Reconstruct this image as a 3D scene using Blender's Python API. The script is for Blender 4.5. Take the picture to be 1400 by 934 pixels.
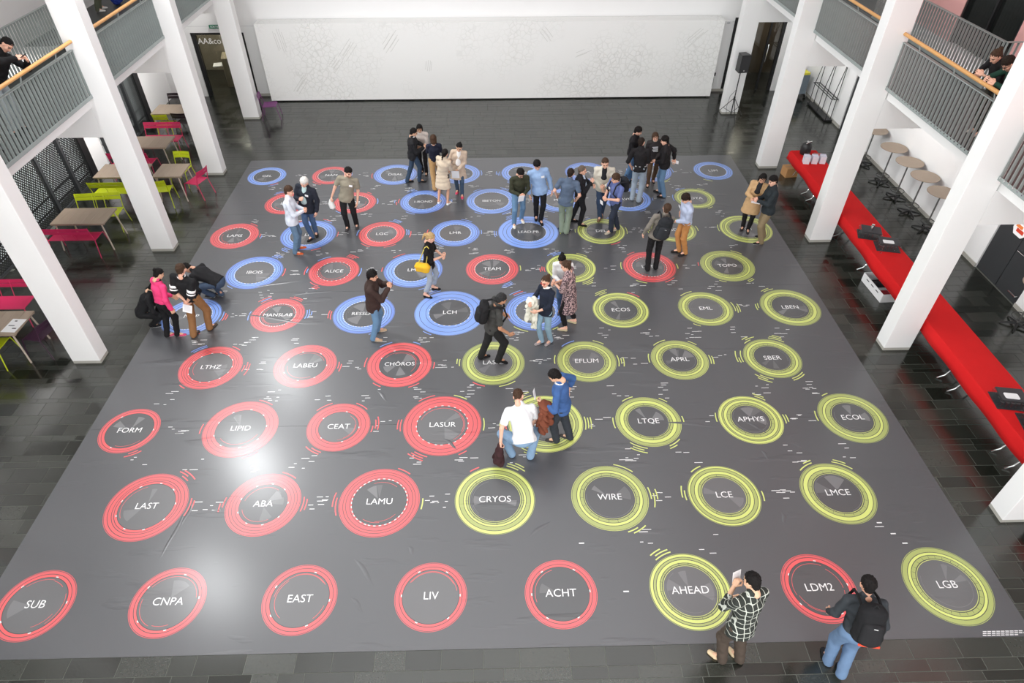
import bpy, math, random
import numpy as np
from mathutils import Vector, Matrix

for o in list(bpy.data.objects):
    bpy.data.objects.remove(o, do_unlink=True)
SC = bpy.context.scene
COL = SC.collection
random.seed(7)

# ------------------------------------------------------------------ camera
S = 1.858                                   # metres per grid step of the printed circles
FPX, CX, CY = 888.45, 690.69, 463.4         # photo is 1400 x 934
CAM = np.array([(3.528 - 3.5) * S, -2.4607 * S, 4.768 * S])
YAW, PITCH, ROLL = -0.0197, -0.7193, -0.0030


def cam_rotation():
    B = np.array([[1, 0, 0], [0, 0, -1.], [0, 1., 0]])
    c, s = math.cos(PITCH), math.sin(PITCH)
    rx = np.array([[1, 0, 0], [0, c, -s], [0, s, c]])
    c, s = math.cos(ROLL), math.sin(ROLL)
    rz = np.array([[c, -s, 0], [s, c, 0], [0, 0, 1]])
    c, s = math.cos(YAW), math.sin(YAW)
    ry = np.array([[c, -s, 0], [s, c, 0], [0, 0, 1]])
    return ry @ B @ rx @ rz


CR = cam_rotation()
cd = bpy.data.cameras.new('camera')
cam = bpy.data.objects.new('camera', cd)
COL.objects.link(cam)
M4 = Matrix.Identity(4)
for i in range(3):
    for j in range(3):
        M4[i][j] = CR[i, j]
    M4[i][3] = CAM[i]
cam.matrix_world = M4
cd.sensor_width = 36.0
cd.lens = FPX / 1400 * 36.0
cd.shift_x = (700 - CX) / 1400
cd.shift_y = (CY - 467) / 1400
cd.clip_end = 200
SC.camera = cam


def ray(u, v):
    return CR @ np.array([(u - CX) / FPX, -(v - CY) / FPX, -1.])


def G(u, v, z=0.0):
    """photo pixel -> point on the horizontal plane at height z"""
    d = ray(u, v)
    t = (z - CAM[2]) / d[2]
    return CAM + t * d


def project(p):
    c = (np.array(p, float) - CAM) @ CR
    return CX + FPX * c[0] / -c[2], CY - FPX * c[1] / -c[2]


# ------------------------------------------------------------------ light and exposure
SC.view_settings.view_transform = 'Standard'
SC.view_settings.look = 'None'
SC.view_settings.gamma = 1
SC.view_settings.use_curve_mapping = False
SC.view_settings.exposure = -0.5
world = bpy.data.worlds.new('world')
SC.world = world
world.use_nodes = True
world.node_tree.nodes['Background'].inputs[0].default_value = (0.86, 0.93, 1.0, 1)
world.node_tree.nodes['Background'].inputs[1].default_value = 1.0


def area_light(name, loc, sx, sy, power, col=(1, 1, 1), rot=(0, 0, 0)):
    l = bpy.data.lights.new(name, 'AREA')
    l.shape = 'RECTANGLE'
    l.size, l.size_y = sx, sy
    l.energy = power
    l.color = col
    o = bpy.data.objects.new(name, l)
    o.location = loc
    o.rotation_euler = rot
    o['kind'] = 'helper'
    COL.objects.link(o)
    return o


# broad fill lights added under the roof and behind the viewpoint, no glazing there
area_light('roof_fill_light', (0, 4.5, 12.3), 13.0, 16.0, 1000, (0.97, 0.99, 1.0))
area_light('front_fill_light', (0, -7.6, 5.2), 18.0, 8.0, 2650, (0.97, 0.99, 1.0), (math.radians(90), 0, 0))
# unseen fill lights added behind the gallery edges to brighten the side walls
for sx in (-1, 1):
    for yy in (3.15, 7.15, 11.15, 15.15, 18.2):
        area_light('side_wall_fill', (sx * 8.62, yy, 3.40), 0.22, 1.9 if yy < 18 else 1.0, (120 if sx < 0 else 32) if yy < 18 else 20, (1.0, 0.985, 0.965), (0, math.radians(-66 * sx), 0)).data.spread = math.radians(95)

# ------------------------------------------------------------------ materials
MATS = {}


def mat(name, col=(0.8, 0.8, 0.8), rough=0.6, metal=0.0, spec=0.5, var=0.0, scale=8.0, bump=0.0, bscale=60.0, emit=0.0):
    if name in MATS:
        return MATS[name]
    m = bpy.data.materials.new(name)
    m.use_nodes = True
    nt = m.node_tree
    b = nt.nodes['Principled BSDF']
    b.inputs['Base Color'].default_value = (*col, 1)
    b.inputs['Roughness'].default_value = rough
    b.inputs['Metallic'].default_value = metal
    b.inputs['Specular IOR Level'].default_value = spec
    if emit:
        b.inputs['Emission Color'].default_value = (*col, 1)
        b.inputs['Emission Strength'].default_value = emit
    if var or bump:
        tc = nt.nodes.new('ShaderNodeTexCoord')
    if var:
        n = nt.nodes.new('ShaderNodeTexNoise')
        n.inputs['Scale'].default_value = scale
        n.inputs['Detail'].default_value = 5
        nt.links.new(tc.outputs['Object'], n.inputs['Vector'])
        r = nt.nodes.new('ShaderNodeMapRange')
        r.inputs['To Min'].default_value = 1 - var
        r.inputs['To Max'].default_value = 1 + var
        nt.links.new(n.outputs['Fac'], r.inputs['Value'])
        x = nt.nodes.new('ShaderNodeMix')
        x.data_type = 'RGBA'
        x.blend_type = 'MULTIPLY'
        x.inputs['Factor'].default_value = 1
        x.inputs[6].default_value = (*col, 1)
        nt.links.new(r.outputs['Result'], x.inputs[7])
        nt.links.new(x.outputs[2], b.inputs['Base Color'])
    if bump:
        n2 = nt.nodes.new('ShaderNodeTexNoise')
        n2.inputs['Scale'].default_value = bscale
        n2.inputs['Detail'].default_value = 4
        nt.links.new(tc.outputs['Object'], n2.inputs['Vector'])
        bp = nt.nodes.new('ShaderNodeBump')
        bp.inputs['Strength'].default_value = bump
        bp.inputs['Distance'].default_value = 0.01
        nt.links.new(n2.outputs['Fac'], bp.inputs['Height'])
        nt.links.new(bp.outputs['Normal'], b.inputs['Normal'])
    MATS[name] = m
    return m


def srgb(r, g, b):
    def f(c):
        c /= 255.0
        return c / 12.92 if c <= 0.04045 else ((c + 0.055) / 1.055) ** 2.4
    return (f(r), f(g), f(b))


def cloth(rgb, kind='cloth'):
    """fabric material for an sRGB colour"""
    key = '%s_%d_%d_%d' % (kind, *rgb)
    return mat(key, srgb(*rgb), rough=0.85 if kind == 'cloth' else 0.5, spec=0.25, var=0.14, scale=14, bump=0.25, bscale=45)


WHITE = mat('white_paint', (0.86, 0.86, 0.85), 0.55, var=0.02, scale=1.5)
WALLW = mat('wall_paint', (0.84, 0.84, 0.835), 0.7, var=0.02, scale=0.8)
PINKW = mat('pink_paint', srgb(238, 180, 176), 0.7, var=0.02, scale=1)
PLINTH = mat('plinth_grey', srgb(170, 168, 160), 0.6)
STEEL = mat('galvanised_steel', srgb(158, 167, 165), 0.42, metal=0.2, var=0.12, scale=5)
CHROME = mat('chrome', (0.75, 0.75, 0.75), 0.15, metal=1)
WOOD = mat('beech_wood', srgb(214, 160, 98), 0.45, var=0.12, scale=6)
BLACK = mat('black_metal', (0.012, 0.012, 0.013), 0.45)
DARK = mat('dark_grey_paint', srgb(52, 54, 56), 0.5, var=0.05)
TAUPE = mat('taupe_lacquer', srgb(158, 141, 124), 0.5, var=0.03)
TAUPE2 = mat('taupe_metal_legs', srgb(190, 176, 162), 0.4)
PINK = mat('magenta_lacquer', srgb(196, 38, 88), 0.45)
LIME = mat('lime_lacquer', srgb(190, 204, 20), 0.45)
PURPLE = mat('purple_lacquer', srgb(108, 46, 104), 0.45)
PLUM = mat('plum_lacquer', srgb(58, 28, 52), 0.45)
BLACKL = mat('black_lacquer', srgb(40, 26, 32), 0.45)
RED = mat('red_cloth', srgb(206, 28, 30), 0.8, spec=0.2, var=0.08, scale=3, bump=0.3, bscale=5)
PAPER = mat('white_paper', (0.85, 0.85, 0.86), 0.8)
PLASTIC = mat('black_plastic', (0.015, 0.015, 0.016), 0.4)
GREYT = mat('grey_print', srgb(120, 120, 125), 0.6)
CARD = mat('cardboard', srgb(178, 132, 84), 0.85, var=0.06)
INK = mat('black_ink', (0.02, 0.02, 0.02), 0.6)
WHITEP = mat('white_plastic', (0.8, 0.8, 0.8), 0.4)


def glass_mat(name, tint=(0.9, 0.95, 0.95), gloss=0.08):
    m = bpy.data.materials.new(name)
    m.use_nodes = True
    nt = m.node_tree
    for n in list(nt.nodes):
        nt.nodes.remove(n)
    out = nt.nodes.new('ShaderNodeOutputMaterial')
    mix = nt.nodes.new('ShaderNodeMixShader')
    tr = nt.nodes.new('ShaderNodeBsdfTransparent')
    gl = nt.nodes.new('ShaderNodeBsdfGlossy')
    tr.inputs[0].default_value = (*tint, 1)
    gl.inputs['Roughness'].default_value = 0.03
    mix.inputs[0].default_value = gloss
    nt.links.new(tr.outputs[0], mix.inputs[1])
    nt.links.new(gl.outputs[0], mix.inputs[2])
    nt.links.new(mix.outputs[0], out.inputs[0])
    return m


GLASS = glass_mat('clear_glass')
DGLASS = glass_mat('tinted_glass', (0.72, 0.74, 0.72), 0.08)


# ------------------------------------------------------------------ mesh helpers
class MB:
    """collects simple solids into one mesh"""

    def __init__(self):
        self.v, self.f, self.m = [], [], []

    def add(self, verts, faces, mi=0):
        o = len(self.v)
        self.v += [tuple(float(c) for c in p) for p in verts]
        self.f += [tuple(i + o for i in f) for f in faces]
        self.m += [mi] * len(faces)
        return self

    def box(self, lo, hi, mi=0, bev=0.0):
        x0, y0, z0 = lo
        x1, y1, z1 = hi
        if bev:
            return self.prism([(x0 + bev, y0), (x1 - bev, y0), (x1, y0 + bev), (x1, y1 - bev), (x1 - bev, y1), (x0 + bev, y1), (x0, y1 - bev), (x0, y0 + bev)], z0, z1, mi)
        v = [(x0, y0, z0), (x1, y0, z0), (x1, y1, z0), (x0, y1, z0), (x0, y0, z1), (x1, y0, z1), (x1, y1, z1), (x0, y1, z1)]
        f = [(0, 3, 2, 1), (4, 5, 6, 7), (0, 1, 5, 4), (1, 2, 6, 5), (2, 3, 7, 6), (3, 0, 4, 7)]
        return self.add(v, f, mi)

    def prism(self, poly, z0, z1, mi=0):
        n = len(poly)
        v = [(x, y, z0) for x, y in poly] + [(x, y, z1) for x, y in poly]
        f = [tuple(range(n - 1, -1, -1)), tuple(range(n, 2 * n))]
        f += [(i, (i + 1) % n, n + (i + 1) % n, n + i) for i in range(n)]
        return self.add(v, f, mi)

    def tube(self, pts, r, n=8, mi=0, caps=True):
        pts = [Vector(p) for p in pts]
        rs = r if isinstance(r, (list, tuple)) else [r] * len(pts)
        v, f = [], []
        prev = None
        for i, p in enumerate(pts):
            d = (pts[min(i + 1, len(pts) - 1)] - pts[max(i - 1, 0)]).normalized()
            if prev is None:
                a = Vector((0, 0, 1)) if abs(d.z) < 0.9 else Vector((1, 0, 0))
                u = d.cross(a).normalized()
            else:
                u = (prev - d * prev.dot(d)).normalized()
            prev = u
            w = d.cross(u)
            for k in range(n):
                t = 2 * math.pi * k / n
                v.append(p + (u * math.cos(t) + w * math.sin(t)) * rs[i])
        for i in range(len(pts) - 1):
            for k in range(n):
                a, b = i * n + k, i * n + (k + 1) % n
                f.append((a, b, b + n, a + n))
        if caps:
            f.append(tuple(range(n - 1, -1, -1)))
            f.append(tuple(range((len(pts) - 1) * n, len(pts) * n)))
        return self.add(v, f, mi)

    def lathe(self, prof, n=20, mi=0, c=(0, 0, 0)):
        """prof: list of (radius, z), closed at both ends"""
        v, f = [], []
        for r, z in prof:
            for k in range(n):
                t = 2 * math.pi * k / n
                v.append((c[0] + r * math.cos(t), c[1] + r * math.sin(t), c[2] + z))
        for i in range(len(prof) - 1):
            for k in range(n):
                a, b = i * n + k, i * n + (k + 1) % n
                f.append((a, b, b + n, a + n))
        f.append(tuple(range(n - 1, -1, -1)))
        f.append(tuple(range((len(prof) - 1) * n, len(prof) * n)))
        return self.add(v, f, mi)

    def mesh(self, name, mats, smooth=False):
        me = bpy.data.meshes.new(name)
        me.from_pydata(self.v, [], self.f)
        for m in (mats if isinstance(mats, (list, tuple)) else [mats]):
            me.materials.append(m)
        if any(self.m):
            me.polygons.foreach_set('material_index', self.m)
        if smooth:
            me.polygons.foreach_set('use_smooth', [True] * len(self.f))
            me.set_sharp_from_angle(angle=math.radians(40))
        me.update()
        return me

    def build(self, name, mats, parent=None, smooth=False, loc=None, rz=0.0):
        return link(name, self.mesh(name, mats, smooth), parent, loc, rz)


def link(name, me, parent=None, loc=None, rz=0.0):
    o = bpy.data.objects.new(name, me)
    COL.objects.link(o)
    if parent is not None:
        o.parent = parent
    if loc is not None:
        o.location = loc
    if rz:
        o.rotation_euler = (0, 0, rz)
    return o


def tag(o, label=None, cat=None, group=None, kind=None):
    if label:
        o['label'] = label
    if cat:
        o['category'] = cat
    if group:
        o['group'] = group
    if kind:
        o['kind'] = kind
    return o


def thing(name, label, cat, loc=(0, 0, 0), rz=0.0, group=None):
    o = bpy.data.objects.new(name, None)
    o.empty_display_size = 0.1
    COL.objects.link(o)
    o.location = loc
    o.rotation_euler = (0, 0, rz)
    return tag(o, label, cat, group)


def dup(root, loc, rz, label, group=None):
    r = root.copy()
    COL.objects.link(r)
    r.location = loc
    r.rotation_euler = (0, 0, rz)
    r['label'] = label
    if group:
        r['group'] = group
    for ch in list(root.children):
        c = ch.copy()
        COL.objects.link(c)
        c.parent = r
        for g in list(ch.children):
            d = g.copy()
            COL.objects.link(d)
            d.parent = c
    return r


def text_mesh(body, size, m, extrude=0.0):
    cu = bpy.data.curves.new('lettering', 'FONT')
    cu.body = body
    cu.size = size
    cu.align_x = 'CENTER'
    cu.align_y = 'CENTER'
    cu.extrude = extrude
    cu.resolution_u = 3
    tmp = bpy.data.objects.new('lettering_tmp', cu)
    me = bpy.data.meshes.new_from_object(tmp)
    bpy.data.objects.remove(tmp)
    bpy.data.curves.remove(cu)
    me.materials.clear()
    me.materials.append(m)
    return me
# ------------------------------------------------------------------ setting
XL, XR, YB, YF, ZC = -11.45, 11.40, 19.10, -8.0, 12.6
COLY = [1.0, 5.0, 9.0, 12.98, 17.0]          # front faces of the columns
CLX, CRX = (-8.33, -7.785), (7.88, 8.42)     # columns in x
CD = 0.32


def floor_material():
    m = bpy.data.materials.new('slate_tile')
    m.use_nodes = True
    nt = m.node_tree
    b = nt.nodes['Principled BSDF']
    tc = nt.nodes.new('ShaderNodeTexCoord')
    geo = nt.nodes.new('ShaderNodeNewGeometry')
    oi = nt.nodes.new('ShaderNodeObjectInfo')
    ad = nt.nodes.new('ShaderNodeMath')
    ad.operation = 'ADD'
    fr = nt.nodes.new('ShaderNodeMath')
    fr.operation = 'FRACT'
    nt.links.new(geo.outputs['Random Per Island'], ad.inputs[0])
    nt.links.new(oi.outputs['Random'], ad.inputs[1])
    nt.links.new(ad.outputs[0], fr.inputs[0])
    ramp = nt.nodes.new('ShaderNodeValToRGB')
    ramp.color_ramp.elements[0].color = (0.011, 0.0125, 0.0095, 1)
    ramp.color_ramp.elements[1].color = (0.034, 0.037, 0.030, 1)
    nt.links.new(fr.outputs[0], ramp.inputs[0])
    n = nt.nodes.new('ShaderNodeTexNoise')
    n.inputs['Scale'].default_value = 30
    n.inputs['Detail'].default_value = 6
    nt.links.new(geo.outputs['Position'], n.inputs['Vector'])
    mr = nt.nodes.new('ShaderNodeMapRange')
    mr.inputs['To Min'].default_value = 0.7
    mr.inputs['To Max'].default_value = 1.3
    nt.links.new(n.outputs['Fac'], mr.inputs['Value'])
    x = nt.nodes.new('ShaderNodeMix')
    x.data_type = 'RGBA'
    x.blend_type = 'MULTIPLY'
    x.inputs['Factor'].default_value = 1
    nt.links.new(ramp.outputs[0], x.inputs[6])
    nt.links.new(mr.outputs[0], x.inputs[7])
    nt.links.new(x.outputs[2], b.inputs['Base Color'])
    r2 = nt.nodes.new('ShaderNodeMapRange')
    r2.inputs['To Min'].default_value = 0.15
    r2.inputs['To Max'].default_value = 0.27
    b.inputs['Specular IOR Level'].default_value = 1.0
    nt.links.new(fr.outputs[0], r2.inputs['Value'])
    nt.links.new(r2.outputs[0], b.inputs['Roughness'])
    bp = nt.nodes.new('ShaderNodeBump')
    bp.inputs['Strength'].default_value = 0.07
    bp.inputs['Distance'].default_value = 0.01
    nt.links.new(n.outputs['Fac'], bp.inputs['Height'])
    nt.links.new(bp.outputs['Normal'], b.inputs['Normal'])
    return m


SLATE = floor_material()
GROUT = mat('tile_joint', srgb(100, 103, 96), 0.8)
MX0, MX1, MY0, MY1 = -7.23, 7.29, -0.755, 13.88      # printed mat

floor = MB().box((XL - 0.3, YF, -0.12), (XR + 0.3, YB + 3.2, -0.004)).build('floor', GROUT)
tag(floor, 'dark slate tile floor with thin pale joints', 'floor', kind='structure')


def build_tiles():
    rnd = random.Random(3)
    depths = [0.10, 0.13, 0.16, 0.22, 0.26, 0.32]
    lens = [0.34, 0.40, 0.48, 0.56, 0.66]
    rows = []
    y = MY0
    seq = [0.26, 0.16, 0.13]
    k = 0
    while y > -3.2:
        d = seq[k] if k < 3 else rnd.choice(depths)
        rows.append((y - d, d))
        y -= d
        k += 1
    y = MY0
    while y < YB + 3:
        d = rnd.choice(depths) if y < 15 else rnd.choice(depths[2:])
        rows.append((y, d))
        y += d
    tiles = []
    g = 0.006
    for y0, d in rows:
        x = XL - rnd.random() * 0.5
        while x < XR:
            l = rnd.choice(lens)
            if not (x > MX0 + 0.05 and x + l < MX1 - 0.05 and y0 > MY0 - 0.01 and y0 + d < MY1 - 0.05) and x + l > XL and x >= XL - 0.28:
                tiles.append((x, y0, l, d))
            x += l

    def score(t):
        p = (t[0] + t[2] / 2, t[1] + t[3] / 2, 0)
        u, v = project(p)
        if not (-20 < u < 1420 and 150 < v < 960):
            return -1
        if t[0] < -8.6 and t[1] > 4.0 or t[0] > 8.3 and t[1] > 0:
            return -0.5
        dist = np.linalg.norm(np.array(p) - CAM)
        return t[2] * t[3] * CAM[2] / dist ** 3
    tiles.sort(key=score, reverse=True)
    cache = {}
    for i, (x, y0, l, d) in enumerate(tiles[:300]):
        key = (l, d)
        if key not in cache:
            b = 0.002
            q = MB()
            v = [(g / 2, g / 2, -0.02), (l - g / 2, g / 2, -0.02), (l - g / 2, d - g / 2, -0.02), (g / 2, d - g / 2, -0.02),
                 (g / 2 + b, g / 2 + b, 0), (l - g / 2 - b, g / 2 + b, 0), (l - g / 2 - b, d - g / 2 - b, 0), (g / 2 + b, d - g / 2 - b, 0)]
            q.add(v, [(4, 5, 6, 7), (0, 1, 5, 4), (1, 2, 6, 5), (2, 3, 7, 6), (3, 0, 4, 7)])
            cache[key] = q.mesh('tile', SLATE)
        link('tile', cache[key], floor, (x, y0, 0))
    q = MB()
    for x, y0, l, d in tiles[300:]:
        x1 = min(x + l, XR) - g / 2
        a, b_ = (x + g / 2, y0 + g / 2), (x1, y0 + d - g / 2)
        if b_[0] - a[0] < 0.02:
            continue
        q.add([(a[0], a[1], -0.02), (b_[0], a[1], -0.02), (b_[0], b_[1], -0.02), (a[0], b_[1], -0.02), (a[0], a[1], 0), (b_[0], a[1], 0), (b_[0], b_[1], 0), (a[0], b_[1], 0)],
              [(4, 5, 6, 7), (0, 1, 5, 4), (1, 2, 6, 5), (2, 3, 7, 6), (3, 0, 4, 7)])
    tag(q.build('tile_field', SLATE, floor), kind='stuff')


build_tiles()

# --- walls
DLx0, DLx1 = -10.18, -8.98      # doorway to the shop in the back wall
DRx0, DRx1 = 9.13, 10.24        # doorway at the other end
wb = MB()
wb.box((XL - 0.3, YB, 0), (DLx0, YB + 0.25, ZC))
wb.box((DLx1, YB, 0), (DRx0, YB + 0.25, ZC))
wb.box((DRx1, YB, 0), (XR + 0.3, YB + 0.25, ZC))
wb.box((DLx0, YB, 2.16), (DLx1, YB + 0.25, ZC))
wb.box((DRx0, YB, 2.62), (DRx1, YB + 0.25, ZC))
wall_back = tag(wb.build('wall_back', WALLW), 'tall white rear wall behind the relief panel', 'wall', kind='structure')
# shadow gap doors beside the end columns
for x0, x1, zt in ((-8.52, -8.36, 2.16), (8.40, 8.50, 2.5)):
    MB().box((x0, YB - 0.012, 0), (x1, YB + 0.02, zt)).build('wall_slot', BLACK, wall_back)
for z in (2.36, 5.0):
    MB().box((XL, YB - 0.004, z), (XR, YB + 0.01, z + 0.012)).build('wall_seam', mat('seam_grey', srgb(205, 206, 206), 0.7), wall_back)
MB().box((-8.9, YB - 0.02, 0), (-7.6, YB, 0.09)).build('skirting', PLINTH, wall_back)
MB().box((7.75, YB - 0.02, 0), (9.1, YB, 0.09)).build('skirting', PLINTH, wall_back)

# left wall with openings for the perforated shutters
LOP = [(3.2, 12.98), (13.86, 17.02)]
wl = MB()
ys = [YF, 3.2, 12.98, 13.86, 17.02, YB + 3.2]
for a, b_ in ((YF, 3.2), (12.98, 13.86), (17.02, YB + 3.2)):
    wl.box((XL - 0.3, a, 0), (XL, b_, ZC))
for a, b_ in LOP:
    wl.box((XL - 0.3, a, 2.85), (XL, b_, ZC))
wall_left = tag(wl.build('wall_left', WALLW), 'white side wall with black perforated shutters', 'wall', kind='structure')

# right wall: white below, pink on the gallery storey, dark doors
RDO = [(6.36, 7.86), (14.25, 15.74)]
wr = MB()
for a, b_ in ((YF, 6.36), (7.86, 14.25), (15.74, YB + 3.2)):
    wr.box((XR, a, 0), (XR + 0.3, b_, 3.76))
for a, b_ in RDO:
    wr.box((XR, a, 2.7), (XR + 0.3, b_, 3.76))
wall_right = tag(wr.build('wall_right', WALLW), 'white side wall with dark doors', 'wall', kind='structure')
wr2 = MB()
wr2.box((XR, YF, 3.76), (XR + 0.3, 10.05, ZC), 0)
wr2.box((XR, 10.05, 6.6), (XR + 0.3, 12.15, ZC), 0)
wr2.box((XR, 12.15, 3.76), (XR + 0.3, 14.3, ZC), 0)
wr2.box((XR, 14.3, 3.76), (XR + 0.3, YB + 3.2, ZC), 1)
wall_pink = tag(wr2.build('wall_gallery', [PINKW, WALLW]), 'pink painted gallery wall above the white wall', 'wall', kind='structure')
gz = tag(thing('window_1', 'dark glazed screen in the pink gallery wall', 'window'), kind='structure')
MB().box((XR + 0.10, 10.05, 3.76), (XR + 0.12, 12.15, 6.6)).build('pane', mat('dark_pane', (0.012, 0.014, 0.013), 0.08), gz)
MB().box((XR + 0.02, 10.05, 3.76), (XR + 0.12, 10.11, 6.6)).box((XR + 0.02, 12.09, 3.76), (XR + 0.12, 12.15, 6.6)).box((XR + 0.02, 11.07, 3.76), (XR + 0.10, 11.13, 6.6)).build('window_frame', BLACK, gz)
wf = MB().box((XL - 0.3, YF - 0.3, 0), (XR + 0.3, YF, ZC)).build('wall_front', WALLW)
tag(wf, 'white wall closing the hall behind the viewpoint', 'wall', kind='structure')
ce = MB().box((XL - 0.3, YF - 0.3, ZC), (XR + 0.3, YB + 0.3, ZC + 0.25)).build('ceiling', WHITE)
tag(ce, 'white roof over the hall', 'ceiling', kind='structure')
bb = MB().box((XR - 0.02, 7.86, 0), (XR, 14.25, 0.09)).box((XR - 0.02, 15.74, 0), (XR, YB, 0.09)).box((XR - 0.02, YF, 0), (XR, 6.36, 0.09))
tag(bb.build('baseboard_right', PLINTH), 'pale grey skirting along the white side wall', 'baseboard', kind='structure')

# dark doors in the right wall
for i, (a, b_) in enumerate(RDO):
    d = tag(thing('door_%d' % (i + 1), ['dark grey double door behind the high tables', 'dark grey door beside the black display rack'][i], 'door', (XR, a, 0)), kind='structure')
    w = b_ - a
    if i == 0:
        for k in range(2):
            lf = MB().box((0.03, k * w / 2 + 0.01, 0.01), (0.08, (k + 1) * w / 2 - 0.01, 2.7)).build('door_leaf', DARK, d)
        MB().tube([(0.03, w * 0.42, 1.02), (-0.04, w * 0.42, 1.02), (-0.04, w * 0.28, 1.02)], 0.012).build('door_handle', CHROME, d, True)
        MB().tube([(0.03, w * 0.05, 0.2), (-0.03, w * 0.05, 0.2), (-0.03, w * 0.2, 0.2)], 0.02).build('door_stop', CHROME, d, True)
    else:
        MB().box((0.03, 0.01, 0.01), (0.08, w - 0.01, 2.7)).build('door_leaf', DARK, d)
        MB().box((0.02, w - 0.30, 0.95), (0.03, w - 0.16, 1.40)).build('door_plate', WHITEP, d)

# --- columns, transverse beams
CLAB = {
    ('L', 0): 'white square column beyond the frame edge, before the lime bench table',
    ('L', 1): 'white square column beside the table with a paper on it',
    ('L', 2): 'white square column beside the two lime benches',
    ('L', 3): 'white square column behind the single pink side chair',
    ('L', 4): 'white square column with the lone purple chair beside it',
    ('R', 0): 'white square column in front of the near end of the red table',
    ('R', 1): 'white square column beside the white crate under the red table',
    ('R', 2): 'white square column between the red table paper stacks and glass crates',
    ('R', 3): 'white square column at the far end of the red table',
    ('R', 4): 'white square column behind the loudspeaker on its tripod',
}
for side, (x0, x1) in (('L', CLX), ('R', CRX)):
    for i, y in enumerate(COLY):
        c = tag(thing('column', CLAB[(side, i)], 'column', ((x0 + x1) / 2, y + CD / 2, 0)), kind='structure')
        w = (x1 - x0) / 2
        MB().box((-w, -CD / 2, 0.07), (w, CD / 2, ZC), bev=0.006).build('shaft', WHITE, c)
        MB().box((-w + 0.004, -CD / 2 + 0.004, 0), (w - 0.004, CD / 2 - 0.004, 0.07)).build('plinth', PLINTH, c)
for i, y in enumerate(COLY):
    for side in (-1, 1):
        xa, xb = (XL, CLX[0]) if side < 0 else (CRX[1], XR)
        t = MB().box((xa, y, 3.3 if (i == 4 and side < 0) else 2.92), (xb, y + CD, 3.57)).build('trim_%d' % (2 * i + (side > 0) + 1), WHITE)
        tag(t, 'white cross beam from column to side wall', 'beam', 'cross beams under the galleries', 'structure')

# --- floodlights fixed to three columns, high above the hall
for k, (y, pw) in enumerate(((4.98, 270), (8.98, 560), (12.96, 420))):
    L = thing('floodlight', ['white column floodlight over the table with the paper', 'white column floodlight over the lime benches', 'white column floodlight over the pink side chair'][k], 'lamp', (CLX[1] - 0.03, COLY[k + 1], 7.55))
    MB().box((-0.06, -0.20, -0.06), (0.02, 0.0, 0.06)).box((0.02, -0.20, -0.06), (0.20, -0.12, 0.06)).build('bracket', WHITE, L)
    hd = MB().box((-0.05, -0.55, -0.82), (0.04, 0.55, 0.82)).build('housing', WHITE, L, loc=(0.22, -0.68, 0))
    hd.rotation_euler = (0, math.radians(25), 0)
    area_light('floodlight_lamp', (CLX[1] + 0.245, COLY[k + 1] - 0.68, 7.53), 1.6, 1.05, pw, (0.97, 0.99, 1.0), (0, math.radians(-65), 0))

# --- gallery slabs (first storey), floor level 3.77
GZ = 3.77
VL = (1.0, 12.45)      # stair voids behind the second railings
VR = (8.95, 14.25)
FLG = mat('gallery_floor', (0.05, 0.054, 0.052), 0.4, var=0.15, scale=3)
for side in (-1, 1):
    edge = -8.30 if side < 0 else 8.44
    inner = -10.46 if side < 0 else 10.46
    wall_ = XL if side < 0 else XR
    v0, v1 = VL if side < 0 else VR
    q = MB()

    def slab(xa, xb, ya, yb_):
        a, b_ = min(xa, xb), max(xa, xb)
        q.box((a, ya, 3.57), (b_, yb_, GZ - 0.01), 0)
        q.box((a + (0.02 if side > 0 else 0), ya, GZ - 0.01), (b_ - (0.02 if side < 0 else 0), yb_, GZ), 1)
    slab(edge, inner, YF, YB)
    slab(inner, wall_, YF, v0)
    slab(inner, wall_, v1, YB)
    tag(q.build('floor_gallery', [WHITE, FLG]), 'white edged gallery slab with dark floor on the %s side' % ('table' if side < 0 else 'red cloth'), 'gallery', kind='structure')


# --- railings
SLAT = MB().box((-0.026, -0.005, 0), (0.026, 0.005, 0.93)).mesh('slat', STEEL)
BOLT = MB().tube([(0, 0, 0), (0.012, 0, 0)], 0.013, 8).mesh('bolt', CHROME)


def railing(label, x, y0, y1, inward, handrail=True, along='y', bolts=False):
    """inward: +1 when the hall lies towards +x"""
    ln = y1 - y0
    if along == 'y':
        r = thing('balcony_railing', label, 'railing', (x, y0, GZ))
    else:
        r = thing('balcony_railing', label, 'railing', (y0, x, GZ), -math.pi / 2 + math.pi)
        r.rotation_euler = (0, 0, -math.pi / 2)
    MB().box((-0.035, 0, 0.945), (0.035, ln, 0.96)).build('top_rail', STEEL, r)
    MB().box((-0.032, 0, 0.005), (0.032, ln, 0.02)).box((inward * 0.028 - 0.004, 0, 0.02), (inward * 0.028 + 0.004, ln, 0.075)).build('bottom_rail', STEEL, r)
    n = int(ln / 0.112)
    for k in range(n + 1):
        yy = 0.02 + k * (ln - 0.04) / n
        link('slat', SLAT, r, (0, yy, 0.015))
        if bolts:
            b = link('bolt', BOLT, r, (inward * 0.032, yy - 0.03, 0.06))
            if inward < 0:
                b.rotation_euler = (0, 0, math.pi)
    if handrail:
        h = MB()
        h.tube([(inward * 0.05, -0.0, 1.11), (inward * 0.05, ln, 1.11)], 0.034, 10)
        hr = h.build('handrail', WOOD, r, True)
        for k in range(3):
            yy = ln * (k + 0.5) / 3
            MB().tube([(0, yy, 0.95), (inward * 0.05, yy, 1.08)], 0.012).build('bracket', STEEL, hr)
    return r


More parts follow.
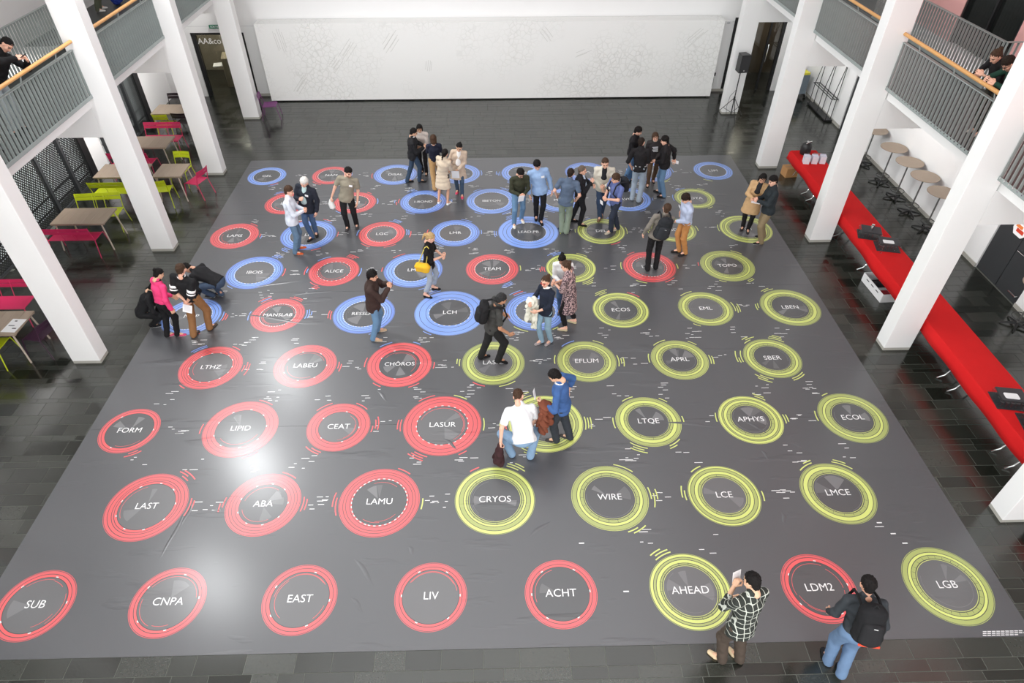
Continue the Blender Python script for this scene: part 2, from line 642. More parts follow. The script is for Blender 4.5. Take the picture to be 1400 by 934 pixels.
RL, RR = -8.215, 8.36
for i in range(5):
    y0 = (COLY[i - 1] + CD if i else -2.7) + 0.0
    y1 = COLY[i]
    if i == 0:
        continue
    railing('grey slatted balcony railing with wooden handrail ' + ['', 'above the table with the paper', 'above the table between lime and pink benches', 'above the small taupe table with the pink chair', 'beside the exit sign'][i], RL, y0, y1, 1)
    railing('grey slatted balcony railing with wooden handrail ' + ['', 'above the near end of the red table', 'with a woman and a man leaning on it', 'above the paper stacks on red cloth', 'beside the loudspeaker'][i], RR, y0, y1, -1, bolts=(i <= 2))
railing('plain grey slatted railing behind the man in black', -10.40, COLY[1] + 0.4, 12.44, 1, False)
railing('plain grey slatted railing in front of the pink wall', 10.40, 8.98, 14.2, -1, False)
railing('short plain grey slatted railing end facing the dark window', 8.95, 10.42, XR - 0.02, 1, False, along='x')

# --- carved relief panel
def relief_material():
    m = bpy.data.materials.new('carved_white_panel')
    m.use_nodes = True
    nt = m.node_tree
    b = nt.nodes['Principled BSDF']
    b.inputs['Roughness'].default_value = 0.75
    tc = nt.nodes.new('ShaderNodeTexCoord')
    mask = nt.nodes.new('ShaderNodeTexNoise')
    mask.inputs['Scale'].default_value = 0.45
    mask.inputs['Detail'].default_value = 2
    nt.links.new(tc.outputs['Object'], mask.inputs['Vector'])
    rm = nt.nodes.new('ShaderNodeMapRange')
    rm.inputs['From Min'].default_value = 0.46
    rm.inputs['From Max'].default_value = 0.62
    nt.links.new(mask.outputs['Fac'], rm.inputs['Value'])
    vo = nt.nodes.new('ShaderNodeTexVoronoi')
    vo.feature = 'DISTANCE_TO_EDGE'
    vo.inputs['Scale'].default_value = 6
    nt.links.new(tc.outputs['Object'], vo.inputs['Vector'])
    rv = nt.nodes.new('ShaderNodeMapRange')
    rv.inputs['From Max'].default_value = 0.09
    rv.inputs['To Min'].default_value = 1
    rv.inputs['To Max'].default_value = 0
    nt.links.new(vo.outputs['Distance'], rv.inputs['Value'])
    wv = nt.nodes.new('ShaderNodeTexNoise')
    wv.inputs['Scale'].default_value = 7
    wv.inputs['Detail'].default_value = 8
    wv.inputs['Roughness'].default_value = 0.7
    nt.links.new(tc.outputs['Object'], wv.inputs['Vector'])
    mu = nt.nodes.new('ShaderNodeMath')
    mu.operation = 'MULTIPLY'
    nt.links.new(rv.outputs[0], mu.inputs[0])
    nt.links.new(wv.outputs['Fac'], mu.inputs[1])
    mu2 = nt.nodes.new('ShaderNodeMath')
    mu2.operation = 'MULTIPLY'
    nt.links.new(mu.outputs[0], mu2.inputs[0])
    nt.links.new(rm.outputs[0], mu2.inputs[1])
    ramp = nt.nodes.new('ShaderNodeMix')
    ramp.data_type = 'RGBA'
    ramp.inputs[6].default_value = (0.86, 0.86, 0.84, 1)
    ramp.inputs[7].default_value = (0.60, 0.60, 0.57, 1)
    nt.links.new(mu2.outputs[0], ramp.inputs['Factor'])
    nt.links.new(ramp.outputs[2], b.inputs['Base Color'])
    bp = nt.nodes.new('ShaderNodeBump')
    bp.inputs['Strength'].default_value = 0.5
    bp.inputs['Distance'].default_value = 0.02
    bp.invert = True
    nt.links.new(mu2.outputs[0], bp.inputs['Height'])
    nt.links.new(bp.outputs['Normal'], b.inputs['Normal'])
    return m


pn = thing('relief_panel', 'long white carved relief panel against the rear wall', 'relief panel', (0.06, 18.52, 0))
MB().box((-7.81, 0, 0.045), (7.81, 0.545, 2.58)).build('panel', relief_material(), pn)
MB().box((-7.7, 0.06, 0), (7.7, 0.48, 0.045)).build('recessed_base', BLACK, pn)
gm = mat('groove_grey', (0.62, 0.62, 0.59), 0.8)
rg = random.Random(12)
for cx_, cz_, n_, ang, ln_ in ((-4.9, 1.75, 5, 50, 0.9), (-5.4, 1.3, 5, 48, 0.7), (-3.4, 2.0, 6, 52, 0.8), (-7.1, 2.05, 5, 98, 0.9), (-6.7, 0.6, 4, 50, 0.75), (1.9, 2.2, 4, -50, 0.6), (6.9, 2.1, 4, 42, 0.9), (5.0, 0.9, 6, 60, 0.3), (-2.2, 1.2, 4, 80, 0.5), (3.1, 1.6, 3, 20, 0.6)):
    q = MB()
    a = math.radians(ang)
    for k in range(n_):
        off = (k - n_ / 2) * 0.07
        l2 = ln_ * rg.uniform(0.5, 1)
        c, s_ = math.cos(a), math.sin(a)
        bx, bz = cx_ - s_ * off + rg.uniform(-.1, .1) * c, cz_ + c * off
        hw = 0.006
        p = [(bx - c * l2 / 2 + s_ * hw, bz - s_ * l2 / 2 - c * hw), (bx + c * l2 / 2 + s_ * hw, bz + s_ * l2 / 2 - c * hw), (bx + c * l2 / 2 - s_ * hw, bz + s_ * l2 / 2 + c * hw), (bx - c * l2 / 2 - s_ * hw, bz - s_ * l2 / 2 + c * hw)]
        p = [(x, min(max(z, 0.06), 2.57)) for x, z in p]
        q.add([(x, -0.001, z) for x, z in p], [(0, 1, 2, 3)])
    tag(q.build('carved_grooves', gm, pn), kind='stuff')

# --- doorways in the back wall
dl = tag(thing('door_3', 'glazed shop door with white lettering in dark frame', 'door', (DLx0, YB, 0)), kind='structure')
w = DLx1 - DLx0
MB().box((0, 0.05, 0), (0.14, 0.17, 2.16)).box((w - 0.16, 0.05, 0), (w, 0.17, 2.16)).box((0.14, 0.05, 2.08), (w - 0.16, 0.17, 2.16)).build('door_frame', BLACK, dl)
MB().box((0.14, 0.10, 0.0), (w - 0.16, 0.112, 2.08)).build('pane', DGLASS, dl)
tm = link('lettering', text_mesh('AA&co', 0.27, PAPER, 0.004), dl, (w / 2 - 0.04, 0.085, 1.86))
tm.rotation_euler = (math.pi / 2, 0, 0)
es = thing('exit_sign', 'green emergency exit sign above the shop door', 'sign', (-9.24, YB - 0.03, 2.36))
GREEN = mat('exit_green', srgb(20, 110, 78), 0.5)
MB().box((-0.20, -0.02, -0.055), (0.20, 0.03, 0.055)).build('sign_box', GREEN, es)
e2 = link('lettering', text_mesh('SORTIE', 0.085, PAPER, 0.002), es, (-0.02, -0.024, 0))
e2.rotation_euler = (math.pi / 2, 0, 0)
# shop interior behind the glass
BEIGE = mat('beige_counter', srgb(150, 140, 120), 0.6, var=0.05)
sr = MB().box((-11.4, 21.9, 0), (-8.6, 22.1, 2.9)).box((-8.6, YB + 0.25, 0), (-8.4, 22.1, 2.9)).box((-11.6, YB + 0.25, 2.8), (-8.4, 22.1, 2.9))
tag(sr.build('wall_shop', mat('shop_wall', srgb(140, 132, 116), 0.8)), 'beige inner walls of the shop behind glass', 'wall', kind='structure')
cn = thing('shop_counter', 'beige counter with dark recess behind the shop glass', 'counter', (-9.45, 20.35, 0), math.radians(14))
MB().box((-0.35, -0.3, 0), (0.35, 0.5, 1.02), bev=0.02).build('body', BEIGE, cn)
MB().box((0.10, -0.312, 0.75), (0.30, -0.29, 0.98)).build('recess', BLACK, cn)
MB().box((-0.7, -0.2, 0.72), (-0.352, 0.2, 0.75)).build('side_shelf', PAPER, cn)
area_light('shop_fill', (-9.6, 20.4, 2.7), 0.8, 0.8, 90, (1, 0.92, 0.8))  # unseen fill light added to brighten the shop interior
dr = tag(thing('door_4', 'tall dark glazed door beside the loudspeaker column', 'door', (DRx0, YB, 0)), kind='structure')
w = DRx1 - DRx0
MB().box((0, 0.04, 0), (0.06, 0.16, 2.62)).box((w - 0.1, 0.04, 0), (w, 0.16, 2.62)).box((0.58, 0.06, 0), (0.64, 0.14, 2.62)).build('door_frame', BLACK, dr)
MB().box((0.06, 0.09, 0), (0.58, 0.10, 2.62)).build('pane', DGLASS, dr)
MB().box((0.64, 0.09, 0), (w - 0.1, 0.10, 2.62)).build('pane', DGLASS, dr)
MB().tube([(0.66, 0.05, 1.0), (0.66, 0.03, 1.1), (0.66, 0.03, 1.5), (0.66, 0.05, 1.6)], 0.012).build('door_handle', CHROME, dr, True)
q = MB().box((8.9, 21.0, 0), (11.3, 21.2, 2.9)).box((8.7, YB + 0.25, 0), (8.9, 21.2, 2.9)).box((8.7, YB + 0.25, 2.8), (11.3, 21.2, 2.9))
tag(q.build('wall_lobby', mat('brown_lobby', srgb(96, 82, 66), 0.7)), 'brown inner walls of the lobby behind glass', 'wall', kind='structure')
MB().box((9.2, 20.95, 1.2), (9.62, 21.0, 2.7)).build('lobby_panel', mat('tan_board', srgb(176, 142, 108), 0.6), bpy.data.objects['wall_lobby'])
area_light('lobby_fill', (9.7, 20.3, 2.75), 0.6, 0.6, 34, (1, 0.9, 0.75))  # added fill so the lobby shows through its glass, no fixture

# --- perforated shutters on the left wall, daylight behind
def perforated():
    m = bpy.data.materials.new('perforated_black_sheet')
    m.use_nodes = True
    nt = m.node_tree
    b = nt.nodes['Principled BSDF']
    b.inputs['Base Color'].default_value = (0.012, 0.013, 0.013, 1)
    b.inputs['Roughness'].default_value = 0.5
    out = nt.nodes['Material Output']
    tc = nt.nodes.new('ShaderNodeTexCoord')
    sp = nt.nodes.new('ShaderNodeSeparateXYZ')
    nt.links.new(tc.outputs['Object'], sp.inputs[0])

    def sine(sock, freq, ph):
        a = nt.nodes.new('ShaderNodeMath')
        a.operation = 'MULTIPLY_ADD'
        a.inputs[1].default_value = freq
        a.inputs[2].default_value = ph
        nt.links.new(sock, a.inputs[0])
        s_ = nt.nodes.new('ShaderNodeMath')
        s_.operation = 'SINE'
        nt.links.new(a.outputs[0], s_.inputs[0])
        return s_.outputs[0]
    f = 2 * math.pi / 0.085
    pr_ = nt.nodes.new('ShaderNodeMath')
    pr_.operation = 'MULTIPLY'
    nt.links.new(sine(sp.outputs['Y'], f, 0), pr_.inputs[0])
    nt.links.new(sine(sp.outputs['Z'], f, 0), pr_.inputs[1])
    gt = nt.nodes.new('ShaderNodeMath')
    gt.operation = 'GREATER_THAN'
    gt.inputs[1].default_value = 0.26
    nt.links.new(pr_.outputs[0], gt.inputs[0])
    tr = nt.nodes.new('ShaderNodeBsdfTransparent')
    mx = nt.nodes.new('ShaderNodeMixShader')
    nt.links.new(gt.outputs[0], mx.inputs[0])
    nt.links.new(b.outputs[0], mx.inputs[1])
    nt.links.new(tr.outputs[0], mx.inputs[2])
    nt.links.new(mx.outputs[0], out.inputs[0])
    return m


PERF = perforated()
SKYW = mat('frosted_daylight_pane', (0.80, 0.86, 0.86), 0.5, emit=0.75)
for i, (a, b_) in enumerate(LOP):
    s_ = tag(thing('window_%d' % (i + 2), ['long daylight window behind black perforated shutters', 'narrow daylight window beyond the magenta bench'][i], 'window', (XL, a, 0)), kind='structure')
    MB().box((-0.30, 0, 0.05), (-0.28, b_ - a, 2.85)).build('pane', SKYW, s_)
    n = max(1, round((b_ - a) / 1.09))
    pw = (b_ - a) / n
    sh = tag(thing('perforated_shutter', ['row of black perforated shutter panels beside the long tables', 'black perforated shutter panels beyond the magenta bench'][i], 'shutter', (XL + 0.115, a, 0)))
    for k in range(n):
        p = MB().box((-0.004, 0.02, 0.06), (0.004, pw - 0.02, 2.84)).build('panel', PERF, sh, loc=(-0.06, k * pw, 0))
        p.rotation_euler = (0, 0, math.radians(1.5 if k % 2 else -1.5))
        MB().box((-0.10, k * pw - (0.05 if k else 0), 0.0), (0.0, k * pw + (0.05 if k or not i else 0.26), 2.85)).build('post', DARK, sh)
        MB().box((-0.10, k * pw + 0.05, 0.0), (-0.02, (k + 1) * pw - 0.05, 0.06)).build('sill_bar', DARK, sh)
    MB().box((-0.10, b_ - a - 0.28, 0), (0.0, b_ - a, 2.85)).build('post', BLACK, sh)
    MB().box((-0.112, 0, 0.55), (-0.10, b_ - a, 0.60)).build('cross_bar', DARK, sh)
    MB().box((-0.112, 0, 0.25), (-0.10, b_ - a, 0.30)).build('cross_bar', DARK, sh)
# ------------------------------------------------------------------ printed vinyl mat
def vinyl(name, col, bump=True, rough=0.3):
    m = bpy.data.materials.new(name)
    m.use_nodes = True
    nt = m.node_tree
    b = nt.nodes['Principled BSDF']
    b.inputs['Base Color'].default_value = (*col, 1)
    b.inputs['Roughness'].default_value = rough + 0.20
    b.inputs['Coat Weight'].default_value = 0.9
    b.inputs['Coat Roughness'].default_value = 0.25
    b.inputs['Specular IOR Level'].default_value = 1.0
    if bump:
        geo = nt.nodes.new('ShaderNodeNewGeometry')
        mp = nt.nodes.new('ShaderNodeMapping')
        mp.inputs['Rotation'].default_value = (0, 0, 0.9)
        mp.inputs['Scale'].default_value = (0.55, 2.6, 1)
        nt.links.new(geo.outputs['Position'], mp.inputs[0])
        n = nt.nodes.new('ShaderNodeTexNoise')
        n.inputs['Scale'].default_value = 1.4
        n.inputs['Detail'].default_value = 3
        nt.links.new(mp.outputs[0], n.inputs['Vector'])
        r = nt.nodes.new('ShaderNodeMapRange')
        r.inputs['From Min'].default_value = 0.60
        r.inputs['From Max'].default_value = 0.80
        nt.links.new(n.outputs['Fac'], r.inputs['Value'])
        n2 = nt.nodes.new('ShaderNodeTexNoise')
        n2.inputs['Scale'].default_value = 0.8
        n2.inputs['Detail'].default_value = 1
        nt.links.new(geo.outputs['Position'], n2.inputs['Vector'])
        ad = nt.nodes.new('ShaderNodeMath')
        ad.operation = 'MULTIPLY_ADD'
        ad.inputs[1].default_value = 0.7
        nt.links.new(n2.outputs['Fac'], ad.inputs[0])
        nt.links.new(r.outputs[0], ad.inputs[2])
        bp = nt.nodes.new('ShaderNodeBump')
        bp.inputs['Strength'].default_value = 0.55
        bp.inputs['Distance'].default_value = 0.03
        nt.links.new(ad.outputs[0], bp.inputs['Height'])
        nt.links.new(bp.outputs['Normal'], b.inputs['Normal'])
    return m


VIN = vinyl('grey_vinyl', srgb(63, 64, 68))
VDARK = vinyl('print_dark_grey', srgb(59, 60, 63))
VLINE = vinyl('print_line_grey', srgb(38, 38, 40))
VLIGHT = vinyl('print_pale_grey', srgb(104, 104, 106))
VMID = vinyl('print_mid_grey', srgb(84, 84, 86))
VWHITE = vinyl('print_white', (0.80, 0.80, 0.80))
VR1, VR2 = vinyl('print_red', srgb(234, 78, 81)), vinyl('print_red_deep', srgb(210, 76, 82))
VB1, VB2 = vinyl('print_blue', srgb(122, 158, 232)), vinyl('print_blue_deep', srgb(102, 134, 212))
VG1, VG2 = vinyl('print_green', srgb(204, 214, 112)), vinyl('print_green_deep', srgb(160, 170, 92))
CPAIR = {'r': (VR1, VR2), 'b': (VB1, VB2), 'g': (VG1, VG2)}
ZM = 0.004

MATO = thing('floor_mat', 'huge grey vinyl floor mat printed with rings and lettering', 'floor mat', (0, 0, 0))
# four widths of sheet, each laid as its own strip
for y0, y1 in ((MY0, 3.248), (3.252, 7.248), (7.252, 10.7), (10.704, MY1)):
    MB().box((MX0, y0, 0.0005), (MX1, y1, ZM)).build('vinyl_strip', VIN, MATO)

# (row, column, colour, outer radius in grid steps, lettering)
CIRC = [
    (0, 0, 'r', .275, 'SUB'), (0, 1, 'r', .272, 'CNPA'), (0, 2, 'r', .275, 'EAST'), (0, 3, 'r', .27, 'LIV'), (0, 4, 'r', .27, 'ACHT'), (0, 5, 'g', .305, 'AHEAD'), (0, 6, 'r', .275, 'LDM2'), (0, 7, 'g', .315, 'LGB'),
    (1, .5, 'r', .335, 'LAST'), (1, 1.5, 'r', .31, 'ABA'), (1, 2.5, 'r', .34, 'LAMU'), (1, 3.5, 'g', .34, 'CRYOS'), (1, 4.5, 'g', .326, 'WIRE'), (1, 5.5, 'g', .305, 'LCE'), (1, 6.5, 'g', .31, 'LMCE'),
    (2, 0, 'r', .27, 'FORM'), (2, 1.06, 'r', .345, 'LIPID'), (2, 2, 'r', .295, 'CEAT'), (2, 3, 'r', .37, 'LASUR'), (2, 4, 'g', .354, 'ECHO'), (2, 5, 'g', .308, 'LTQE'), (2, 6, 'g', .30, 'APHYS'), (2, 7, 'g', .315, 'ECOL'),
    (3, .5, 'r', .318, 'LTHZ'), (3, 1.5, 'r', .32, 'LABEU'), (3, 2.5, 'r', .336, 'CHÔROS'), (3, 3.5, 'g', .328, 'LASIG'), (3, 4.5, 'g', .31, 'EFLUM'), (3, 5.5, 'g', .297, 'APRL'), (3, 6.5, 'g', .297, 'SBER'),
    (4, 0, 'b', .33, 'MXP'), (4, 1, 'r', .30, 'MANSLAB'), (4, 2, 'b', .35, 'RESSLAB'), (4, 3, 'b', .405, 'LCH'), (4, 4, 'b', .345, 'TRACE'), (4, 5, 'g', .32, 'ECOS'), (4, 6, 'g', .31, 'EML'), (4, 7, 'g', .336, 'LBEN'),
    (5, .5, 'b', .344, 'IBOIS'), (5, 1.5, 'r', .307, 'ALICE'), (5, 2.5, 'b', .363, 'LMS'), (5, 3.5, 'r', .326, 'TEAM'), (5, 4.5, 'g', .307, 'LTE'), (5, 5.5, 'r', .326, 'LUTS'), (5, 6.5, 'g', .33, 'TOPO'),
    (6, 0, 'r', .31, 'LAPIS'), (6, 1, 'b', .365, 'LIS'), (6, 2, 'r', .305, 'LGC'), (6, 3, 'b', .325, 'LMR'), (6, 4, 'b', .405, 'LEAD.PB'), (6, 5, 'g', .32, 'DEL'), (6, 6, 'g', .30, 'BD'), (6, 7, 'g', .345, 'LTH'),
    (7, .5, 'r', .30, 'LCC'), (7, 1.5, 'r', .30, 'LDS'), (7, 2.5, 'b', .33, 'I-BOND'), (7, 3.5, 'b', .36, 'IBETON'), (7, 4.5, 'b', .33, 'MCS'), (7, 5.5, 'b', .34, 'LAVOC'), (7, 6.5, 'g', .285, 'POYA'),
    (8, 0, 'b', .285, 'GEL'), (8, 1, 'r', .285, 'NAM'), (8, 2, 'b', .33, 'DISAL'), (8, 3, 'b', .32, 'LMC'), (8, 4, 'b', .33, 'GIS'), (8, 5, 'b', .33, 'PVL'), (8, 6, 'b', .33, 'EES'), (8, 7, 'b', .295, 'LSM'),
]


def grid_xy(row, col):
    return (col - 3.5) * S, row * S * math.sqrt(3) / 2


def annulus(q, r0, r1, z, mi, a0=0.0, a1=2 * math.pi, n=None, c=(0, 0)):
    n = n or max(2, int(84 * (a1 - a0) / (2 * math.pi)))
    v, f = [], []
    for k in range(n + 1):
        t = a0 + (a1 - a0) * k / n
        v.append((c[0] + r0 * math.cos(t), c[1] + r0 * math.sin(t), z))
        v.append((c[0] + r1 * math.cos(t), c[1] + r1 * math.sin(t), z))
    for k in range(n):
        f.append((2 * k, 2 * k + 1, 2 * k + 3, 2 * k + 2))
    q.add(v, f, mi)


rc = random.Random(5)
for row, c_, colr, rad, txt in CIRC:
    x, y = grid_xy(row, c_)
    R = rad * S
    thin = rad < 0.285 and colr == 'r'
    ri = R * (0.80 if thin else rc.uniform(0.63, 0.69) if rad < 0.4 else 0.58)
    q = MB()
    z1, z2, z3 = 0.0008, 0.0014, 0.0020
    # 0 main 1 deep 2 dark 3 white 4 pale 5 mid
    annulus(q, ri * 0.0 + 0.001, ri, z1, 2 if rc.random() < .6 else 5)
    for k in range(rc.randint(2, 4) if not thin else rc.randint(0, 2)):          # pale petals
        a = rc.uniform(0, 6.28)
        wd = rc.uniform(0.15, 0.55)
        o = (ri * 0.16 * math.cos(a), ri * 0.16 * math.sin(a))
        annulus(q, 0.01, ri * rc.uniform(0.6, 0.74), z1 + 0.00012 * (k + 1), 4 if rc.random() < .6 else 5, a - wd, a + wd, c=o)
    nb = 2 if thin else rc.choice([3, 4])
    ws = [rc.uniform(0.7, 1.4) for _ in range(nb)]
    tot = sum(ws)
    r = ri
    g_ = 0.010
    for k in range(nb):
        r2 = r + (R - ri) * ws[k] / tot
        annulus(q, r + g_, r2, z2, 0 if (k + (colr == 'g')) % 2 == 0 or colr == 'b' and k < nb - 1 else 1)
        annulus(q, r, r + g_, z2, 6)
        r = r2
    annulus(q, R + 0.008, R + 0.016, z2, 1 if rc.random() < .7 else 0)
    # white (or pale) ticks along the inner edge
    nt_ = rc.choice([5, 7, 9, 14, 24, 34]) if colr != 'g' else rc.choice([8, 12, 18, 26])
    if thin:
        nt_ = rc.choice([3, 5, 6])
    if row >= 4 and colr != 'g':
        nt_ = rc.choice([24, 34, 44])
    for k in range(nt_):
        a = 2 * math.pi * (k + rc.uniform(-.1, .1)) / nt_
        if colr == 'g':
            annulus(q, ri + g_, ri + g_ + (R - ri) * .22, z3, 6, a, a + 0.012, n=2)
        else:
            da = min(0.09, math.pi / nt_ * 1.1)
            annulus(q, ri + g_, ri + 0.024, z3, 3, a, a + da, n=3)
    if colr == 'g':
        annulus(q, ri - 0.012, ri - 0.004, z2, 0)
    for k in range(rc.randint(1, 4)):                                             # thin inner arcs
        rr = ri * rc.uniform(0.80, 0.94)
        a = rc.uniform(0, 6.28)
        annulus(q, rr, rr + 0.006, z3 + 0.00008 * k, {'g': 4, 'r': 0, 'b': 4}[colr], a, a + rc.uniform(0.5, 3.0))
    pc = q.build('printed_circle', [CPAIR[colr][0], CPAIR[colr][1], VDARK, VWHITE, VLIGHT, VMID, VLINE], MATO, loc=(x, y, ZM))
    sz = 0.165 if len(txt) < 6 else 0.145
    link('lettering', text_mesh(txt, sz, VWHITE), pc, (0, 0, 0.0026))

# creases in the vinyl
for u0, v0, u1, v1 in ((484, 764, 512, 800), (479, 818, 497, 836), (558, 748, 566, 758), (252, 700, 222, 762), (262, 690, 250, 718), (345, 394, 412, 383), (400, 404, 460, 397), (330, 430, 420, 443),
                       (1040, 616, 1052, 628), (1014, 575, 1050, 592), (1068, 700, 1074, 716), (906, 578, 984, 583), (606, 600, 626, 614), (516, 535, 530, 548), (1080, 606, 1100, 612), (724, 735, 752, 712)):
    a_, b2 = G(u0, v0)[:2], G(u1, v1)[:2]
    dv = (b2 - a_) / np.linalg.norm(b2 - a_)
    nv = np.array([-dv[1], dv[0]])
    vv, ff = [], []
    for i_ in range(7):
        t_ = i_ / 6
        p_ = a_ + (b2 - a_) * t_ + nv * 0.02 * math.sin(t_ * 5)
        k_ = math.sin(math.pi * t_)
        for s2, z_ in ((-0.028, 0), (-0.010, 0.006), (0.010, 0.006), (0.028, 0)):
            vv.append((*(p_ + nv * s2 * (0.25 + k_)), ZM + 0.0003 + z_ * k_))
    for i_ in range(6):
        for j_ in range(3):
            c0 = 4 * i_ + j_
            ff.append((c0, c0 + 4, c0 + 5, c0 + 1))
    MB().add(vv, ff).build('crease', VIN, MATO, True)

# coloured ticks and white dashes linking neighbouring circles
qd = MB()
pos = [(grid_xy(r_, c_), c0, rd * S, r_) for r_, c_, c0, rd, _ in CIRC]
CI = {'r': 0, 'g': 1, 'b': 2}
ZD = ZM + 0.0012


def dash(x, y, l, w, ang, mi):
    c, s_ = math.cos(ang), math.sin(ang)
    p = [(-l / 2, -w / 2), (l / 2, -w / 2), (l / 2, w / 2), (-l / 2, w / 2)]
    qd.add([(x + a * c - b_ * s_, y + a * s_ + b_ * c, ZD) for a, b_ in p], [(0, 1, 2, 3)], mi)


for i in range(len(pos)):
    for j in range(i + 1, len(pos)):
        (xa, ya), ca, ra, rwa = pos[i]
        (xb, yb_), cb, rb, rwb = pos[j]
        dx, dy = xb - xa, yb_ - ya
        d = math.hypot(dx, dy)
        if d > S * 1.12:
            continue
        front = min(rwa, rwb) == 0
        if front and (ca == 'r' or cb == 'r') and rc.random() < 0.9:
            continue
        if rc.random() < 0.16:
            continue
        th = math.atan2(dy, dx)
        na, nb_ = rc.choice([0, 1, 1, 2, 3]), rc.choice([0, 1, 1, 2, 3])
        if front:
            na, nb_ = rc.choice([0, 3]), rc.choice([0, 2])
        for (x, y, rr, t, n_, own, other) in ((xa, ya, ra, th, na, ca, cb), (xb, yb_, rb, th + math.pi, nb_, cb, ca)):
            for k in range(n_):
                r0 = rr + 0.055 + 0.05 * k
                off = rc.uniform(-0.12, 0.12)
                hw = rc.uniform(0.07, 0.17) / r0
                annulus(qd, r0, r0 + 0.02, ZD, CI[other] if rc.random() < .8 else CI[own], t + off - hw, t + off + hw, n=4, c=(x, y))
        gap0, gap1 = ra + 0.12, d - rb - 0.12
        for k in range(rc.randint(3, 8) if not front else rc.randint(0, 4)):
            if gap1 <= gap0:
                break
            t = rc.uniform(gap0, gap1)
            s_ = rc.uniform(-0.13, 0.13)
            dash(xa + math.cos(th) * t - math.sin(th) * s_, ya + math.sin(th) * t + math.cos(th) * s_, rc.choice([.05, .08, .10, .14]), 0.012, 0, 3)
for u, v in ((856, 809), (795, 743), (1202, 715), (1221, 730), (1237, 743)):
    p = G(u, v)
    dash(p[0], p[1], 0.08, 0.02, 0, 3)
for k, (l, n_) in enumerate(((0.62, 9), (0.75, 11), (0.55, 8))):                  # small credit lines in the mat corner
    x0, y0 = G(1343, 864 + 2.6 * k)[:2]
    for t in range(n_):
        if x0 + 0.062 * t < MX1 - 0.07:
            dash(x0 + 0.03 + 0.062 * t, y0, 0.05, 0.012, 0, 3)
tag(qd.build('printed_dashes', [VR1, VG1, VB1, VWHITE], MATO), kind='stuff')


# ------------------------------------------------------------------ furniture
def dining_table(label, x0, x1, y0, y1, slats=False):
    cx_, cy_ = (x0 + x1) / 2, (y0 + y1) / 2
    t = thing('dining_table', label, 'table', (cx_, cy_, 0))
    a, b_ = (x1 - x0) / 2, (y1 - y0) / 2
    n = 7
    w = 2 * a / n
    if a > 0.5:
        for k in range(n):
            MB().box((-a + k * w + 0.0025, -b_, 0.72), (-a + (k + 1) * w - 0.0025, b_, 0.74), bev=0.004).build('slat', TAUPE, t)
    else:
        n = 5
        w = 2 * a / n
        for k in range(n):
            MB().box((-a + k * w + 0.0025, -b_, 0.72), (-a + (k + 1) * w - 0.0025, b_, 0.74), bev=0.004).build('slat', TAUPE, t)
    MB().box((-a + 0.01, -b_ + 0.01, 0.69), (a - 0.01, -b_ + 0.05, 0.72)).box((-a + 0.01, b_ - 0.05, 0.69), (a - 0.01, b_ - 0.01, 0.72)).box((-a + 0.01, -b_ + 0.05, 0.70), (-a + 0.05, b_ - 0.05, 0.72)).box((a - 0.05, -b_ + 0.05, 0.70), (a - 0.01, b_ - 0.05, 0.72)).build('apron_frame', TAUPE, t)
    for sx in (-1, 1):
        for sy in (-1, 1):
            MB().tube([(sx * (a - 0.10), sy * (b_ - 0.06), 0.70), (sx * (a - 0.03), sy * (b_ + 0.0), 0.0)], 0.017, 8).build('leg', TAUPE2, t, True)
    return t


